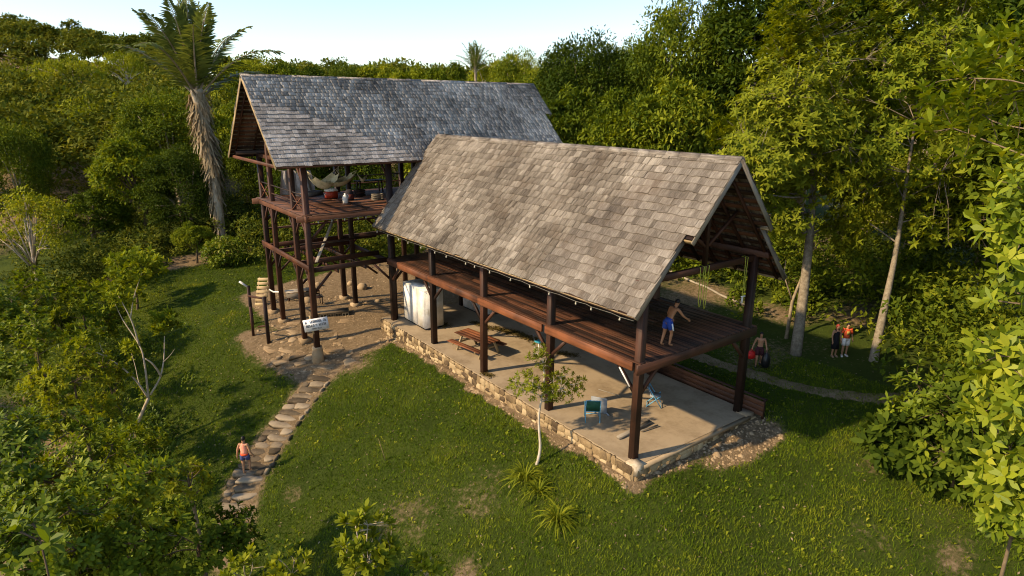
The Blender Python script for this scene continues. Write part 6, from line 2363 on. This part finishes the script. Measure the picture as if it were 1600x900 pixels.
            mb.loft([ring(kz + Vector((0, 0, -.02 * H)), ax, (0, 1, 0), .125, .10), ring(P('pelvis') - Vector((0, 0, .1 * H)), ax, (0, 1, 0), .11, .09), ring(P('pelvis'), ax, (0, 1, 0), .095, .078), ring(P('waist'), ax, (0, 1, 0), .080, .064), ring(P('chest'), ax, (0, 1, 0), .092, .068), ring(P('chest').lerp(P('neck'), .5), ax, (0, 1, 0), .07, .055)])
            for s_, sg in (('R', 1), ('L', -1)):
                mb.tube([P('chest').lerp(P('neck'), .45) + Vector((sg * .05 * H, .04 * H, 0)), P('neck').lerp(P('sh' + s_), .55) + Vector((0, 0, .03 * H)), P('chest').lerp(P('neck'), .45) + Vector((sg * .05 * H, -.045 * H, 0))], .011 * H, 6)
            mb.build('dress', mat, o, True, M_)
        elif kind == 'shoes':
            for s_ in 'RL':
                mb = MB()
                a_, b_ = P('an' + s_), P('to' + s_)
                a_ = Vector((a_.x, a_.y, b_.z)); d = (b_ - a_); d.z = 0; d.normalize()
                z0 = b_.z - .018 * H
                q0, q1 = a_ - d * .03 * H, b_ + d * .025 * H
                s2 = Vector((d.y, -d.x, 0))
                mb.loft([[c + s2 * w2 * H + Vector((0, 0, h_ * H)) for w2, h_ in ((-w_, 0), (w_, 0), (w_ * .8, hh), (-w_ * .8, hh))] for c, w_, hh in ((q0, .022, .05), (q0.lerp(q1, .4), .026, .055), (q0.lerp(q1, .75), .031, .035), (q1, .02, .02))])
                for i_, v in enumerate(mb.v): mb.v[i_] = (v[0], v[1], v[2] - .018 * H)
                mb.build('shoe', mat, o, True, M_)
    # hair cap, eyes and ears
    mb = MB()
    hx = (P('headt') - P('headb')).normalized()
    c0 = P('headm')
    f = Vector((0, 1, 0)); f = (f - hx * f.dot(hx)).normalized(); s2 = f.cross(hx)
    rings = []
    for el, k in ((-.30, 1.02), (.1, 1.06), (.5, .98), (.95, .66), (1.3, .28), (1.5, .05)):
        rr2 = []
        for t in range(14):
            a_ = t * 2 * math.pi / 14
            ff = math.sin(a_)
            low = el
            if ff > 0.2 and el < .45: low = .45 + el * .1
            if hair_long and ff < -.2 and el < 0: low = -1.1
            cz = math.sin(min(low, 1.5)) if low > -.9 else -1.3
            rad = max(.05, math.cos(low)) if low > -.9 else .95
            rr2.append(c0 + s2 * (.050 * H * rad * math.cos(a_)) + f * (.060 * H * rad * ff) + hx * (.066 * H * cz))
        rings.append(rr2)
    mb.loft(rings)
    mb.build('hair', hair, o, True, M_)
    for sg in (-1, 1):
        mb = MB(); mb.box(c0 + s2 * (sg * .019 * H) + f * .0535 * H + hx * .006 * H, (.011 * H, .006 * H, .006 * H)); mb.build('eye', MHAIR, o, False, M_)
    mb = MB(); mb.box(c0 + f * .051 * H - hx * .036 * H, (.022 * H, .006 * H, .005 * H)); mb.build('mouth', mat_lip, o, False, M_)
    return o, M_, V


mat_lip = mat_plain('lip', (.25, .09, .07), .5)


def yaw_of(v):
    return math.atan2(-v[0], v[1])


Fh = unit(np.array([_F[0], _F[1], 0]))
Rh = np.array([_R[0], _R[1], 0])
# bather on the deck, leaning to the right
p = at_z(1043, 541, ZD)
lean = dict(pelvis=(0, -.03, .515), waist=(0, .015, .585), chest=(0, .085, .695), neck=(0, .145, .785), headb=(0, .165, .825), headm=(0, .185, .875), headt=(0, .195, .925),
            shR=(.095, .12, .765), elR=(.16, .20, .63), wrR=(.17, .31, .55), shL=(-.095, .12, .765), elL=(-.15, .10, .61), wrL=(-.13, .19, .50),
            hipR=(.05, -.03, .49), hipL=(-.05, -.03, .49), knR=(.06, .03, .28), anR=(.06, -.01, .045), toR=(.07, .07, .018), knL=(-.055, -.05, .275), anL=(-.055, -.12, .045), toL=(-.06, -.04, .018))
person((p[0] + .05, p[1] + .05, ZD + .002), yaw_of(Rh * .85 + Fh * .5), 1.72, 'barefoot bather in blue swim shorts leaning forward on the deck', lean,
       [('shorts', mat_plain('blue_swim_cloth', (.02, .06, .32), .7), .62), ('stripe', mat_plain('white_trim', (.75, .78, .8), .7))], 0)
# carrier on the grass
p = on_ground(1184, 573)
walk = dict(knR=(.06, .05, .285), anR=(.06, .03, .045), toR=(.07, .11, .018), knL=(-.06, .02, .29), anL=(-.06, -.16, .10), toL=(-.065, -.10, .05),
            elR=(.15, -.02, .645), wrR=(.19, .02, .51), elL=(-.14, -.01, .645), wrL=(-.16, .07, .52))
o, M_, V = person((p[0], p[1], p[2]), yaw_of(-Fh * .9 - Rh * .25), 1.72, 'shirtless person in dark shorts walking with a red bag and a black sack', walk,
                  [('shorts', mat_plain('maroon_cloth', (.06, .015, .02), .8), .75), ('shoes', mat_plain('dark_shoe', (.03, .03, .03), .7))], 1)
def bag_at(hand, M_, H, name, label, mat, sx, sy, sz, n_=12):
    c = M_ @ (V['palm' + hand] * H)
    o = thing(name, tuple(c - Vector((0, 0, sz))), label, 'bag')
    mb = MB()
    r_ = random.Random(sum(map(ord, name)))
    mb.loft([[c + Vector((sx * k * math.cos(t * 2 * math.pi / n_) * r_.uniform(.9, 1.1), sy * k * math.sin(t * 2 * math.pi / n_) * r_.uniform(.9, 1.1), z)) for t in range(n_)] for z, k in ((-sz, .6), (-sz * .9, .95), (-sz * .55, 1.0), (-sz * .25, .8), (-.05, .25), (.03, .12))])
    mb.build('sack', mat, o, True)
    mb = MB(); mb.tube([c + Vector((-.06, 0, -.06)), c + Vector((-.03, 0, .05)), c + Vector((.03, 0, .05)), c + Vector((.06, 0, -.06))], .012, 5); mb.build('handle', mat, o)
bag_at('R', M_, 1.72, 'red_bag', 'bright red bag carried low by the shirtless walker', mat_plain('red_nylon', (.62, .02, .015), .5), .26, .18, .42)
bag_at('L', M_, 1.72, 'black_sack', 'full black sack hanging at the shirtless walker\'s side', mat_plain('black_plastic_film', (.012, .012, .014), .35, .5), .21, .19, .78)
# couple under the trees
p = on_ground(1318, 556)
man, _, _ = person((p[0], p[1], p[2]), yaw_of(-Fh), 1.70, 'person in an orange red top and white shorts standing by the trees',
       dict(elL=(-.15, -.01, .64), wrL=(-.165, .02, .50), anR=(.07, .02, .045), toR=(.09, .09, .018), knR=(.065, .03, .285), elR=(.16, .0, .66), wrR=(.17, .05, .53)),
       [('shirt', mat_plain('orange_red_cloth', (.72, .10, .03), .8)), ('print', mat_plain('yellow_print', (.65, .42, .10), .8)), ('shorts', mat_plain('white_cloth', (.78, .74, .70), .8), .8), ('shoes', MWHITE)], 1)
p = on_ground(1302, 557)
person((p[0], p[1], p[2]), yaw_of(-Fh + Rh * .2), 1.66, 'person in a long black dress with reddish hair beside the orange red top',
       dict(elR=(.15, .02, .64), wrR=(.15, .06, .50)), [('dress', mat_plain('black_cloth', (.012, .012, .014), .9)), ('shoes', mat_plain('tan_sandal', (.3, .2, .12), .7))], 1,
       mat_plain('red_hair', (.35, .05, .035), .6), True)
# walker on the steps, seen from behind
p = on_ground(386, 744)
person((p[0], p[1], p[2] + .09), yaw_of(Fh * .95 + Rh * .1), 1.72, 'barefoot walker in an orange top and blue shorts climbing the stone steps',
       dict(knL=(-.055, .0, .28), anL=(-.05, -.02, .045), toL=(-.055, .06, .018), knR=(.06, .085, .30), anR=(.06, .05, .10), toR=(.065, .13, .075), elR=(.15, -.02, .64), wrR=(.18, .03, .51), elL=(-.14, -.04, .64), wrL=(-.16, -.03, .50)),
       [('tank', mat_plain('peach_cloth', (.85, .33, .22), .8)), ('sash', mat_plain('orange_cloth', (.85, .10, .025), .8)), ('shorts', mat_plain('navy_cloth', (.06, .07, .19), .8), .5)], 1)
